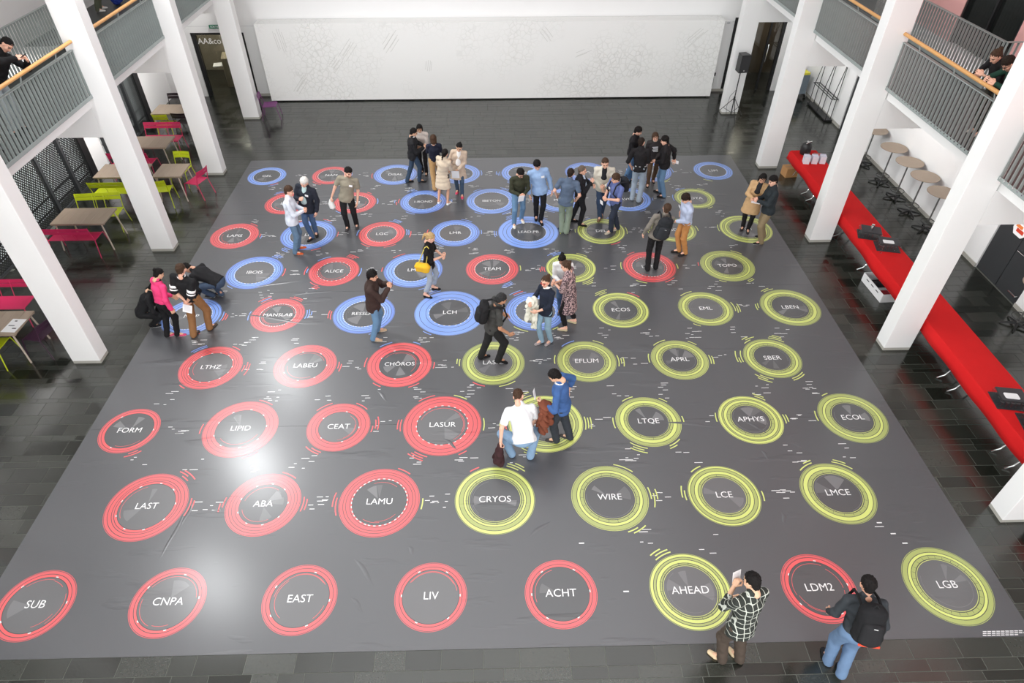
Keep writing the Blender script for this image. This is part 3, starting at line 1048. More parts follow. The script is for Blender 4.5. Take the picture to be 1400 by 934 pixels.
def seat_unit(name, label, cat, m, width, slat_n=1):
    """metal chair or bench; faces +y, back at -y, origin on the floor"""
    t = thing(name, label, cat)
    hw = width / 2
    q = MB()
    n = 12
    prof = [(-0.21, 0.455), (-0.15, 0.44), (0.0, 0.435), (0.12, 0.44), (0.19, 0.445), (0.215, 0.43)]
    v, f = [], []
    for y, z in prof:
        v += [(-hw, y, z), (hw, y, z)]
    o = len(v)
    for y, z in prof:
        v += [(-hw, y, z - 0.006), (hw, y, z - 0.006)]
    k = len(prof)
    for i in range(k - 1):
        f.append((2 * i, 2 * i + 1, 2 * i + 3, 2 * i + 2))
        f.append((o + 2 * i, o + 2 * i + 2, o + 2 * i + 3, o + 2 * i + 1))
        f.append((2 * i, 2 * i + 2, o + 2 * i + 2, o + 2 * i))
        f.append((2 * i + 1, o + 2 * i + 1, o + 2 * i + 3, 2 * i + 3))
    f.append((0, o, o + 1, 1))
    f.append((2 * k - 2, 2 * k - 1, o + 2 * k - 1, o + 2 * k - 2))
    q.add(v, f)
    q.build('seat', m, t, True)
    # back slats: two bands, curving back
    for z0, z1, y0, y1 in ((0.655, 0.735, -0.262, -0.279), (0.745, 0.825, -0.281, -0.298)):
        b = MB()
        nx = 6
        vv, ff = [], []
        for i in range(nx + 1):
            s_ = -1 + 2 * i / nx
            cur = -0.03 * (1 - s_ * s_) if width < 0.7 else 0
            for zz, yy in ((z0, y0), (z1, y1)):
                vv += [(s_ * hw, yy + cur, zz), (s_ * hw, yy + cur - 0.006, zz)]
        for i in range(nx):
            a = 4 * i
            ff += [(a, a + 4, a + 6, a + 2), (a + 1, a + 3, a + 7, a + 5), (a + 2, a + 6, a + 7, a + 3), (a, a + 1, a + 5, a + 4)]
        ff += [(0, 2, 3, 1), (4 * nx, 4 * nx + 1, 4 * nx + 3, 4 * nx + 2)]
        b.add(vv, ff)
        b.build('backrest', m, t)
    for s_ in (-1, 1):
        MB().tube([(s_ * (hw + 0.02), -0.30, 0.0), (s_ * hw, -0.215, 0.40), (s_ * hw, -0.205, 0.45), (s_ * hw, -0.25, 0.62), (s_ * hw, -0.297, 0.825)], 0.011, 7).build('leg', m, t, True)
        MB().tube([(s_ * (hw + 0.02), 0.29, 0.0), (s_ * hw, 0.22, 0.40), (s_ * hw, 0.205, 0.44), (s_ * hw, 0.17, 0.447), (s_ * hw, -0.20, 0.447)], 0.011, 7).build('leg', m, t, True)
    if width > 0.7:
        for s_ in (-0.12, 0.12):
            MB().tube([(s_ * width, -0.205, 0.45), (s_ * width, -0.25, 0.62), (s_ * width, -0.290, 0.80)], 0.008, 6).build('back_strut', m, t, True)
    return t


def put(o, x, y, deg):
    o.location = (x, y, 0)
    o.rotation_euler = (0, 0, math.radians(deg))
    return o


T1 = dining_table('slatted taupe table with a printed paper lying on it', -10.44, -9.16, 5.05, 5.78)
dining_table('slatted taupe table between magenta and lime benches', -10.53, -9.25, 9.10, 9.85)
dining_table('taupe table partly behind a column, next to the far lime bench', -10.58, -9.30, 11.46, 12.24)
dining_table('small square taupe table with lime and pink chairs', -9.02, -8.26, 11.46, 12.22)
dining_table('taupe table between two magenta benches', -10.60, -9.32, 13.26, 14.03)
dining_table('taupe table between dark chairs near the white wall', -10.70, -9.42, 15.70, 16.47)

BPINK = seat_unit('bench', 'magenta metal bench pulled up to the table beside the shutters', 'bench', PINK, 1.10)
put(BPINK, -10.0, 9.03, 0)
dup(BPINK, (-10.30, 6.45, 0), math.radians(180), 'magenta metal bench behind the table with the paper')
dup(BPINK, (-10.0, 14.55, 0), math.radians(180), 'magenta metal bench with its backrest towards the lime chair')
dup(BPINK, (-10.2, 13.02, 0), 0, 'magenta metal bench half hidden behind a white column')
BLIME = seat_unit('bench', 'lime green metal bench facing the taupe table and magenta bench', 'bench', LIME, 1.10)
put(BLIME, -9.97, 10.15, 184)
dup(BLIME, (-9.95, 11.30, 0), 0, 'lime green metal bench back to back with another lime bench')
dup(BLIME, (-10.1, 5.12, 0), 0, 'lime green metal bench at the table with the paper')
CL = seat_unit('metal_chair', 'lime green metal chair at the far side of the small square table', 'chair', LIME, 0.44)
put(CL, -8.72, 12.50, 176)
dup(CL, (-8.80, 11.35, 0), math.radians(8), 'lime green metal chair half hidden behind a column')
dup(CL, (-10.30, 15.72, 0), 0, 'lime green metal chair behind the magenta bench')
CP = seat_unit('metal_chair', 'bright pink metal chair pulled away from the small square table', 'chair', PINK, 0.44)
put(CP, -8.05, 11.80, 72)
CV = seat_unit('metal_chair', 'purple metal chair standing alone beside a white column', 'chair', PURPLE, 0.44)
put(CV, -7.38, 17.14, -82)
CD2 = seat_unit('metal_chair', 'dark plum metal chair at the end of the table with the paper', 'chair', PLUM, 0.44)
put(CD2, -9.03, 5.43, 78)
CB = seat_unit('metal_chair', 'black metal chair behind the table by the white wall', 'chair', BLACKL, 0.44)
put(CB, -10.48, 16.92, 180)
dup(CB, (-9.74, 15.82, 0), math.radians(-6), 'black metal chair with its back to the magenta bench')

pp = thing('printed_sheet', 'white printed sheet lying on the slatted taupe table', 'paper', (-9.32, 5.32, 0.7405), math.radians(-4))
MB().box((-0.14, -0.20, 0), (0.14, 0.20, 0.002)).build('sheet', PAPER, pp)
MB().box((-0.06, 0.12, 0.002), (-0.01, 0.15, 0.0026)).build('print_block', INK, pp)
MB().box((0.02, -0.10, 0.002), (0.10, -0.07, 0.0026)).build('print_block', INK, pp)
MB().box((-0.10, -0.02, 0.002), (0.02, 0.01, 0.0026)).build('print_block', GREYT, pp)

# --- the long red buffet
TBX0, TBX1, TBZ = 8.50, 9.20, 0.735
yb_list = [12.6, 11.2, 9.4, 7.6, 5.8, 4.0, 2.2, 0.4, -1.4]
POSN = ['at the far end under the paper stacks', 'beside the far column of the red cloth', 'under the glass crates', 'over the white crate', 'beside the column past the white crate', 'between two chrome leg pairs', 'under the near glass racks', 'beside the near column']
for k in range(len(yb_list) - 1):
    y1, y0 = yb_list[k], yb_list[k + 1]
    t = thing('buffet_table', 'folding table ' + POSN[k] + ', under red cloth', 'table', ((TBX0 + TBX1) / 2, (y0 + y1) / 2, 0))
    hx, hy = (TBX1 - TBX0) / 2 - 0.01, (y1 - y0) / 2 - 0.003
    MB().box((-hx, -hy, 0.70), (hx, hy, TBZ - 0.004)).build('tabletop', mat('table_board', srgb(120, 120, 118), 0.5), t)
    for s_ in (-1, 1):
        yy = s_ * (hy - 0.18)
        for sx in (-1, 1):
            MB().tube([(sx * hx * 0.2, yy, 0.70), (sx * hx * 0.25, yy, 0.25), (sx * hx * 0.5, yy, 0.08), (sx * (hx - 0.03), yy, 0.02)], 0.016, 8).build('leg', CHROME, t, True)
def tablecloth():
    rnd = random.Random(4)
    ys_ = np.arange(-1.45, 12.62, 0.12)
    v, f = [], []
    for i, y in enumerate(ys_):
        w1 = 0.012 * math.sin(y * 5.1) + 0.01 * math.sin(y * 2.3 + 1)
        hem = 0.47 + 0.02 * math.sin(y * 1.7)
        prof = [(TBX0 - 0.045 + w1, hem), (TBX0 - 0.035 + w1 * .7, hem + 0.12), (TBX0 - 0.022, TBZ - 0.03), (TBX0 - 0.005, TBZ + 0.001), (TBX0 + 0.03, TBZ + 0.003),
                (TBX1 - 0.03, TBZ + 0.003), (TBX1 + 0.005, TBZ + 0.001), (TBX1 + 0.02, TBZ - 0.03), (TBX1 + 0.035 + w1 * .7, hem + 0.12), (TBX1 + 0.045 + w1, hem)]
        v += [(x, y, z) for x, z in prof]
    m_ = 10
    n = len(ys_)
    # overhang at the far end
    yl = ys_[-1]
    for k, (dy, zt) in enumerate(((0.03, 0.70), (0.05, 0.55))):
        for j in range(m_):
            x, z = v[(n - 1) * m_ + j][0], v[(n - 1) * m_ + j][2]
            v.append((x, yl + dy + 0.015 * math.sin(j * 2.0 + k), min(z, zt)))
    for i in range(n + 1):
        for j in range(m_ - 1):
            a = i * m_ + j
            f.append((a, a + 1, a + m_ + 1, a + m_))
    q = MB()
    q.add(v, f)
    o = q.build('tablecloth', RED, None, True)
    sm = o.modifiers.new('thickness', 'SOLIDIFY')
    sm.thickness = 0.002
    sm.offset = 1
    return tag(o, 'long bright red cloth covering the row of folding tables', 'tablecloth')


tablecloth()
TZ = TBZ + 0.0055
# black coffee urn, paper stacks, red brochure stack, cardboard box
cu_ = thing('coffee_machine', 'rounded black coffee machine on the red cloth', 'coffee machine', (8.78, 12.35, TZ), math.radians(20))
MB().lathe([(0.10, 0), (0.13, 0.02), (0.145, 0.12), (0.14, 0.24), (0.11, 0.31), (0.06, 0.34)], 20).build('body', PLASTIC, cu_, True)
MB().tube([(-0.09, -0.05, 0.34), (-0.05, -0.09, 0.40), (0.05, -0.08, 0.40), (0.09, -0.03, 0.34)], 0.012).build('handle', CHROME, cu_, True)
MB().lathe([(0.035, 0.335), (0.04, 0.37), (0.02, 0.385)], 12).build('lid_knob', CHROME, cu_, True)
MB().tube([(0, -0.13, 0.1), (0, -0.18, 0.09), (0, -0.18, 0.05)], 0.012).build('tap', CHROME, cu_, True)
MB().box((-0.10, -0.25, 0), (0.10, -0.13, 0.02)).build('drip_tray', CHROME, cu_)
for k, x in enumerate((8.62, 8.84, 9.06)):
    t = thing('paper_stack', ['block of white booklets next to the coffee machine', 'block of white booklets between two like blocks', 'block of white booklets in front of the red brochures'][k], 'booklets', (x, 11.83, TZ), math.radians(-12), 'booklet blocks on the red cloth')
    for j in range(8):
        MB().box((-0.075, -0.10 + j * 0.025, 0), (0.075, -0.078 + j * 0.025, 0.20 + 0.006 * (j % 3)), bev=0.001).build('booklet', mat('booklet_%d' % (j % 2), ((0.78, 0.78, 0.85), (0.62, 0.60, 0.72))[j % 2], 0.7), t)
t = thing('brochure_stack', 'flat stack of red brochures behind the white booklets', 'brochures', (9.07, 12.15, TZ), math.radians(-20))
for j in range(5):
    MB().box((-0.10, -0.15, j * 0.012), (0.10, 0.15, j * 0.012 + 0.011)).build('brochure', mat('brochure_red', srgb(186, 84, 78), 0.6), t)
t = thing('cardboard_box', 'small brown cardboard box under the red table', 'box', (8.62, 12.55, 0), math.radians(8))
MB().box((-0.18, -0.15, 0), (0.18, 0.15, 0.27)).build('body', CARD, t)
MB().box((-0.18, -0.02, 0.27), (0.18, 0.02, 0.272)).build('tape', mat('parcel_tape', srgb(150, 108, 66), 0.4), t)


def glass_crate(x, y, rz, label, sheet=True, bottle=False):
    t = thing('glass_crate', label, 'glass crate', (x, y, TZ), rz)
    CR_ = mat('dark_crate', srgb(44, 44, 48), 0.5)
    q = MB()
    q.box((-0.25, -0.20, 0), (0.25, 0.20, 0.012))
    q.build('tray', CR_, t)
    for ix in range(6):
        for iy in range(4):
            if ix in (0, 5) or iy in (0, 3):
                MB().lathe([(0.030, 0), (0.034, 0.01), (0.028, 0.05), (0.036, 0.12)], 10).build('drinking_glass', GLASS, t, True, loc=(-0.205 + 0.082 * ix, -0.15 + 0.1 * iy, 0.012))
    MB().box((-0.20, -0.13, 0.135), (0.22, 0.19, 0.15)).build('cover_board', CR_, t)
    if sheet:
        MB().box((-0.13, -0.08, 0.150), (0.10, 0.06, 0.152), bev=0.02).build('notice', PAPER, t)
    if bottle:
        MB().lathe([(0.035, 0.15), (0.038, 0.16), (0.038, 0.26), (0.032, 0.28), (0.036, 0.29)], 14).build('steel_cup', CHROME, t, True)
    return t


glass_crate(8.72, 8.12, math.radians(-20), 'dark crate of drinking glasses with a steel cup on top', False, True)
glass_crate(8.90, 7.62, math.radians(-14), 'dark crate of drinking glasses with a white notice, beside the steel cup')
glass_crate(8.76, 2.86, math.radians(-10), 'dark crate of drinking glasses on the near stretch of red cloth')
glass_crate(8.92, 2.36, math.radians(-12), 'dark crate of drinking glasses at the cut-off end of the red cloth')
t = thing('wine_glass', 'single clear glass standing beside the crates on red cloth', 'glass', (8.66, 7.40, TZ))
MB().lathe([(0.03, 0), (0.032, 0.004), (0.005, 0.01), (0.005, 0.07), (0.03, 0.10), (0.034, 0.14), (0.028, 0.17)], 12).build('bowl', GLASS, t, True)

t = thing('storage_crate', 'white open plastic crate holding papers under the red table', 'crate', (8.73, 6.98, 0), math.radians(3))
MB().box((-0.22, -0.42, 0), (0.22, 0.42, 0.012)).build('bottom', WHITEP, t)
for s_ in (-1, 1):
    MB().box((s_ * 0.22 - 0.006, -0.42, 0.012), (s_ * 0.22 + 0.006, 0.42, 0.22)).build('side_wall', WHITEP, t)
    MB().box((-0.214, s_ * 0.42 - 0.006, 0.012), (0.214, s_ * 0.42 + 0.006, 0.22)).build('end_wall', WHITEP, t)
MB().box((-0.20, 0.10, 0.012), (0.20, 0.16, 0.20)).build('divider', PLASTIC, t)
MB().box((-0.16, -0.34, 0.012), (0.16, 0.02, 0.06)).build('papers', PAPER, t)
MB().box((-0.10, -0.28, 0.06), (0.08, -0.10, 0.09)).build('red_leaflets', mat('leaflet_red', srgb(180, 40, 50), 0.6), t)
for j in range(3):
    MB().box((-0.229, -0.25 + 0.2 * j, 0.14), (-0.2255, -0.14 + 0.2 * j, 0.16)).build('hand_slot', INK, t)


def high_table(label, x, y, rz=0.0):
    t = thing('high_table', label, 'high table', (x, y, 0), rz, 'high tables along the white wall')
    MB().lathe([(0.335, 1.055), (0.345, 1.06), (0.345, 1.07), (0.34, 1.075)], 32).build('table_top', TAUPE, t, True)
    MB().tube([(0, 0, 0.06), (0, 0, 1.055)], 0.02, 10).build('pole', mat('grey_pole', srgb(120, 120, 118), 0.35, metal=0.6), t, True)
    for k in range(5):
        a = 2 * math.pi * k / 5
        c, s_ = math.cos(a), math.sin(a)
        MB().tube([(0.02 * c, 0.02 * s_, 0.07), (0.20 * c, 0.20 * s_, 0.045), (0.30 * c, 0.30 * s_, 0.015)], [0.028, 0.022, 0.015], 8).build('foot', BLACK, t, True)
    ring = [(0.17 * math.cos(2 * math.pi * k / 20), 0.17 * math.sin(2 * math.pi * k / 20), 0.24) for k in range(21)]
    fr = MB().tube(ring, 0.009, 6).build('foot_ring', BLACK, t, True)
    for k in range(3):
        a = 2 * math.pi * k / 3
        MB().tube([(0.0, 0.0, 0.24), (0.17 * math.cos(a), 0.17 * math.sin(a), 0.24)], 0.006, 6).build('spoke', BLACK, fr)
    return t


for k, y in enumerate((13.15, 12.0, 11.13, 10.33, 9.50, 5.70)):
    high_table(['round taupe high table cut off by the beam edge', 'round taupe high table, second from the beam edge', 'round taupe high table, third from the beam edge', 'round taupe high table, fourth from the beam edge', 'round taupe high table touching the column outline', 'round high table with black star foot by the double door'][k], 11.03, y, 0.3 * k)

# black metal display rack
t = thing('display_rack', 'tall black metal rack with tray base against the white wall', 'rack', (11.24, 17.02, 0))
MB().box((-0.13, -0.78, 0.02), (0.12, 0.78, 0.07)).build('tray_base', BLACK, t)
for yy in (-0.72, 0.0, 0.72):
    MB().tube([(-0.11, yy - 0.05, 0.07), (-0.11, yy - 0.05, 0.75), (0.08, yy, 1.98)], 0.012, 6).build('upright', BLACK, t)
    MB().tube([(0.10, yy + 0.05, 0.07), (0.10, yy + 0.05, 0.75), (0.08, yy, 1.98)], 0.012, 6).build('upright', BLACK, t)
for x in (-0.11, -0.01, 0.10):
    MB().tube([(x, -0.78, 0.75), (x, 0.78, 0.75)], 0.012, 6).build('shelf_bar', BLACK, t)
for yy in (-0.77, 0.77):
    MB().tube([(-0.11, yy, 0.75), (0.10, yy, 0.75)], 0.012, 6).build('shelf_bar', BLACK, t)
MB().box((0.02, -0.86, 1.97), (0.14, -0.45, 2.01)).build('top_bracket', BLACK, t)
# folded cleaning cart in the corner
t = thing('cleaning_cart', 'grey blue cleaning cart with yellow lid in the corner', 'cart', (11.0, 18.55, 0), math.radians(10))
MB().box((-0.22, -0.22, 0.15), (0.22, 0.25, 0.80), bev=0.05).build('bag', mat('bag_grey_blue', srgb(120, 132, 142), 0.7), t)
MB().box((-0.20, -0.20, 0.81), (0.20, 0.20, 0.87), bev=0.04).build('lid', mat('lid_yellow', srgb(222, 214, 60), 0.5), t)
for sx in (-1, 1):
    MB().tube([(sx * 0.235, -0.235, 0.03), (sx * 0.235, 0.27, 0.92)], 0.012, 6).build('cart_frame', CHROME, t)
    MB().lathe([(0.05, -0.02), (0.05, 0.02)], 12).build('wheel', BLACK, t, loc=(sx * 0.2, -0.2, 0.05)).rotation_euler = (0, math.pi / 2, 0)
    MB().lathe([(0.05, -0.02), (0.05, 0.02)], 12).build('wheel', BLACK, t, loc=(sx * 0.2, 0.2, 0.05)).rotation_euler = (0, math.pi / 2, 0)

# loudspeaker on tripod
t = thing('speaker_stand', 'black tripod loudspeaker stand in front of the column', 'stand', (8.06, 16.62, 0))
MB().tube([(0, 0, 0.12), (0, 0, 1.56)], 0.018, 8).build('pole', BLACK, t, True)
for k in range(3):
    a = math.radians(-90 + 120 * k)
    c, s_ = math.cos(a), math.sin(a)
    lg = MB().tube([(0.02 * c, 0.02 * s_, 0.68), (0.55 * c, 0.55 * s_, 0.012)], 0.011, 6).build('leg', BLACK, t)
    MB().tube([(0.02 * c, 0.02 * s_, 0.22), (0.30 * c, 0.30 * s_, 0.33)], 0.007, 6).build('brace', BLACK, lg)
MB().tube([(0, 0, 0.62), (0, 0, 0.74)], 0.03, 10).build('collar', BLACK, t, True)
MB().tube([(0.02, 0, 1.0), (-0.15, 0.03, 0.75), (-0.2, 0.0, 0.4), (-0.1, 0.1, 0.02), (0.2, 0.15, 0.012), (0.3, 0.3, 0.012), (0.1, 0.25, 0.012)], 0.006, 6).build('cable', BLACK, t, True)
t = thing('loudspeaker', 'black loudspeaker box mounted on the tripod stand', 'loudspeaker', (8.06, 16.62, 1.56), math.radians(10))
MB().prism([(-0.16, -0.17), (0.16, -0.17), (0.12, 0.15), (-0.12, 0.15)], 0.0, 0.54).build('cabinet', PLASTIC, t)
MB().box((-0.145, -0.178, 0.03), (0.145, -0.171, 0.50)).build('grille', mat('speaker_grille', (0.03, 0.03, 0.032), 0.7, bump=0.5, bscale=200), t)
MB().box((-0.02, -0.181, 0.06), (0.02, -0.179, 0.08)).build('badge', WHITEP, t)
# power socket and cable by the panel, and wall camera
t = thing('power_socket', 'black power socket on the rear wall beside the panel end', 'socket', (8.05, YB, 0.62))
MB().box((-0.05, -0.05, -0.05), (0.05, -0.001, 0.05)).build('plug', BLACK, t)
MB().tube([(0, -0.03, -0.05), (0.01, -0.06, -0.3), (-0.02, -0.05, -0.55)], 0.006, 6).build('cable', BLACK, t)
t = thing('wall_sensor', 'small white sensor box high on the rear wall', 'sensor', (8.17, YB, 2.36))
MB().box((-0.13, -0.07, -0.03), (0.13, -0.001, 0.04), bev=0.02).build('case', WHITEP, t)
MB().box((-0.05, -0.074, -0.02), (0.05, -0.07, 0.0)).build('lens', GREYT, t)

t = thing('door_notice', 'white notice with red and orange marks on the dark double door', 'sign', (XR - 0.004, 7.28, 1.36))
MB().add([(0, y, z) for y, z in ((-.22, -.04), (-.12, -.14), (.12, -.14), (.2, -.02), (.2, .2), (-.22, .2))] + [(0.01, y, z) for y, z in ((-.22, -.04), (-.12, -.14), (.12, -.14), (.2, -.02), (.2, .2), (-.22, .2))],
         [(0, 1, 2, 3, 4, 5), (11, 10, 9, 8, 7, 6)] + [(i, (i + 1) % 6, 6 + (i + 1) % 6, 6 + i) for i in range(6)]).build('plate', PAPER, t)
MB().box((-0.004, -0.14, -0.06), (-0.001, 0.08, 0.02)).build('red_mark', mat('notice_red', srgb(205, 62, 36), 0.6), t)
MB().box((-0.004, -0.06, 0.03), (-0.001, 0.14, 0.10)).build('orange_mark', mat('notice_orange', srgb(228, 128, 60), 0.6), t)
# ------------------------------------------------------------------ people: smooth bodies from distance fields
F32 = np.float32


def nrm(v):
    v = np.asarray(v, float)
    return v / (np.linalg.norm(v) + 1e-12)


def smin(a, b, k):
    h = np.clip(0.5 + 0.5 * (b - a) / k, 0, 1)
    return b + (a - b) * h - k * h * (1 - h)


class Cap:
    """tapered capsule, optionally widened along an axis"""

    def __init__(self, a, b, ra, rb, axis=None, w=1.0):
        self.a, self.b = np.asarray(a, float), np.asarray(b, float)
        self.ra, self.rb, self.w = ra, rb, w
        self.axis = None if axis is None else nrm(axis)

    def ext(self):
        r = max(self.ra, self.rb) * max(self.w, 1.0)
        return np.minimum(self.a, self.b) - r, np.maximum(self.a, self.b) + r

    def __call__(self, P):
        q = P - self.a.astype(F32)
        ab = self.b - self.a
        if self.axis is not None:
            k = (1 - 1 / self.w)
            s_ = q @ self.axis.astype(F32)
            q = q - s_[:, None] * (self.axis * k).astype(F32)
            ab = ab - self.axis * (ab @ self.axis) * k
        L2 = ab @ ab + 1e-9
        t = np.clip(q @ (ab / L2).astype(F32), 0, 1)
        d = q - t[:, None] * ab.astype(F32)
        return np.sqrt((d * d).sum(1)) - (self.ra + (self.rb - self.ra) * t)


class Ell:
    def __init__(self, c, r):
        self.c, self.r = np.asarray(c, float), np.asarray(r, float)

    def ext(self):
        return self.c - self.r, self.c + self.r

    def __call__(self, P):
        q = (P - self.c.astype(F32)) / self.r.astype(F32)
        l = np.sqrt((q * q).sum(1))
        return (l - 1) * float(self.r.min()) * (0.6 + 0.4 * 1)


def plane(p, n):
    p, n = np.asarray(p, float), nrm(n)
    return lambda P: (P @ n.astype(F32) - F32(p @ n))


def mesh_field(prims, k=0.02, h=0.015, cuts=(), infl=0.0, folds=0.0, seed=0, holes=()):
    """surface nets over a smooth union of prims; returns verts, quads"""
    lo = np.min([p.ext()[0] for p in prims], 0) - infl - 2.5 * h - k * 0.3
    hi = np.max([p.ext()[1] for p in prims], 0) + infl + 2.5 * h + k * 0.3
    n = np.ceil((hi - lo) / h).astype(int) + 1
    ax = [lo[i] + h * np.arange(n[i]) for i in range(3)]
    gx, gy, gz = np.meshgrid(*ax, indexing='ij')
    P = np.stack([gx.ravel(), gy.ravel(), gz.ravel()], 1).astype(F32)
    d = None
    for p in prims:
        e = p(P)
        d = e if d is None else smin(d, e, k)
    d = d - F32(infl)
    if folds:
        rs = np.random.RandomState(seed)
        w = 0
        for i in range(4):
            dr = rs.normal(size=3) * np.array([1, 1, 1.3])
            w = w + np.sin(P @ (nrm(dr) * rs.uniform(35, 75)).astype(F32) + F32(rs.uniform(0, 6)) + 2.0 * np.sin(P[:, 2] * F32(rs.uniform(7, 14))))
        d = d + F32(folds * 0.25) * w
    for hfn in holes:
        d = np.maximum(d, -hfn(P))
    for c in cuts:
        d = np.maximum(d, c(P))
    D = d.reshape(n)
    ins = D < 0
    s_ = ins.astype(np.int8)
    cnt = sum(s_[i:n[0] - 1 + i, j:n[1] - 1 + j, l:n[2] - 1 + l] for i in (0, 1) for j in (0, 1) for l in (0, 1))
    act = (cnt > 0) & (cnt < 8)
    ci = np.argwhere(act)
    if len(ci) == 0:
        return np.zeros((0, 3)), np.zeros((0, 4), int)
    idx = -np.ones(act.shape, int)
    idx[act] = np.arange(len(ci))
    corn = np.array([(i, j, l) for i in (0, 1) for j in (0, 1) for l in (0, 1)])
    cv = np.stack([D[ci[:, 0] + c[0], ci[:, 1] + c[1], ci[:, 2] + c[2]] for c in corn], 1)
    acc = np.zeros((len(ci), 3))
    wt = np.zeros(len(ci))
    for a in range(8):
        for b in range(a + 1, 8):
            if abs(corn[a] - corn[b]).sum() != 1:
                continue
            va, vb = cv[:, a], cv[:, b]
            m = (va < 0) != (vb < 0)
            t = np.where(m, va / np.where(m, va - vb, 1), 0)
            p = corn[a] + t[:, None] * (corn[b] - corn[a])
            acc += np.where(m[:, None], p, 0)
            wt += m
    V = lo + h * (ci + acc / wt[:, None])
    quads = []
    for axn in range(3):
        o1, o2 = [(1, 2), (2, 0), (0, 1)][axn]
        sl0 = [slice(None)] * 3
        sl1 = [slice(None)] * 3
        sl0[axn] = slice(0, n[axn] - 1)
        sl1[axn] = slice(1, n[axn])
        A, B = ins[tuple(sl0)], ins[tuple(sl1)]
        e = np.argwhere(A != B)
        e = e[(e[:, o1] > 0) & (e[:, o2] > 0) & (e[:, o1] < n[o1] - 1) & (e[:, o2] < n[o2] - 1)]
        if not len(e):
            continue
        flip = A[e[:, 0], e[:, 1], e[:, 2]]

        def cell(d1, d2):
            c = e.copy()
            c[:, o1] -= d1
            c[:, o2] -= d2
            return idx[c[:, 0], c[:, 1], c[:, 2]]
        q = np.stack([cell(1, 1), cell(0, 1), cell(0, 0), cell(1, 0)], 1)
        q[~flip] = q[~flip][:, ::-1]
        quads.append(q)
    return V, np.concatenate(quads)


def np_mesh(name, V, Q, mats, mi=None, smooth=True):
    me = bpy.data.meshes.new(name)
    nv, nq = len(V), len(Q)
    me.vertices.add(nv)
    me.vertices.foreach_set('co', np.asarray(V, F32).ravel())
    me.loops.add(nq * 4)
    me.loops.foreach_set('vertex_index', np.asarray(Q, np.int32).ravel())
    me.polygons.add(nq)
    me.polygons.foreach_set('loop_start', np.arange(0, nq * 4, 4, dtype=np.int32))
    for m in mats:
        me.materials.append(m)
    if mi is not None:
        me.polygons.foreach_set('material_index', np.asarray(mi, np.int32))
    if smooth:
        me.polygons.foreach_set('use_smooth', np.ones(nq, bool))
    me.update(calc_edges=True)
    me.validate()
    return me


# ---- templates -------------------------------------------------------------
def head_template():
    pr = [Ell((0, -0.05, 0.13), (0.33, 0.41, 0.37)), Ell((0, 0.10, -0.16), (0.25, 0.28, 0.33)),
          Cap((0, 0.24, -0.36), (0, 0.26, -0.38), 0.10, 0.10, (1, 0, 0), 1.4),
          Cap((0, 0.37, 0.04), (0, 0.43, -0.10), 0.03, 0.055),
          Cap((-0.17, 0.29, 0.10), (0.17, 0.29, 0.10), 0.06, 0.06),
          Cap((-0.08, 0.335, -0.235), (0.08, 0.335, -0.235), 0.035, 0.035),
          Cap((0, -0.06, -0.15), (0, -0.14, -0.62), 0.21, 0.22)]
    for s_ in (-1, 1):
        pr.append(Cap((s_ * 0.335, -0.02, 0.06), (s_ * 0.325, 0.0, -0.12), 0.05, 0.035, (0, 1, 0), 1.8))
        pr.append(Ell((s_ * 0.17, 0.22, -0.10), (0.12, 0.12, 0.12)))
    holes = [lambda P: Ell((0.14, 0.42, 0.03), (0.07, 0.07, 0.05))(P), lambda P: Ell((-0.14, 0.42, 0.03), (0.07, 0.07, 0.05))(P)]
    V, Q = mesh_field(pr, k=0.06, h=0.033, holes=holes)
    C = V[Q].mean(1)
    mi = np.zeros(len(Q), int)          # 0 skin 1 eye 2 hair colour 3 lip 4 beard
    ax = np.abs(C[:, 0])
    mi[(C[:, 1] > 0.1) & (C[:, 2] < -0.13) & ((C[:, 2] < -0.28) | (ax > 0.10)) & (C[:, 2] > -0.50) & (C[:, 1] > 0.04)] = 4
    mi[(C[:, 1] > 0.27) & (ax < 0.10) & (np.abs(C[:, 2] + 0.235) < 0.035)] = 3
    mi[(C[:, 1] > 0.25) & (np.abs(ax - 0.14) < 0.06) & (np.abs(C[:, 2] - 0.02) < 0.032)] = 1
    mi[(C[:, 1] > 0.25) & (np.abs(ax - 0.15) < 0.09) & (np.abs(C[:, 2] - 0.13) < 0.022)] = 2
    return V, Q, mi


def hand_template(curl):
    """fingers along +y, palm -z, thumb -x (right hand); unit hand length"""
    pr = [Cap((-0.14, 0.16, 0), (-0.17, 0.44, 0), 0.085, 0.085), Cap((0.02, 0.10, 0), (-0.02, 0.46, 0), 0.10, 0.09), Cap((0.14, 0.14, 0), (0.16, 0.40, 0), 0.09, 0.08), Cap((0, -0.12, 0), (0, 0.12, 0), 0.125, 0.11)]
    for x, y, l in ((-0.19, 0.48, 0.40), (-0.065, 0.50, 0.46), (0.065, 0.48, 0.42), (0.18, 0.43, 0.33)):
        p = np.array([x, y, 0.0])
        a = -curl * 0.4
        for j, fr_ in enumerate((0.45, 0.32, 0.26)):
            a -= curl * (0.55 if j else 0.25)
            qn = p + l * fr_ * np.array([x * 0.15, math.cos(a), math.sin(a)])
            pr.append(Cap(p, qn, 0.056 - 0.006 * j, 0.052 - 0.007 * j))
            p = qn
    t0, t1, t2 = (-0.13, 0.12, -0.02), (-0.31, 0.32, -0.06 - 0.08 * curl), (-0.34 + 0.10 * curl, 0.50, -0.09 - 0.14 * curl)
    pr += [Cap(t0, t1, 0.085, 0.062), Cap(t1, t2, 0.06, 0.048)]
    return mesh_field(pr, k=0.025, h=0.038)


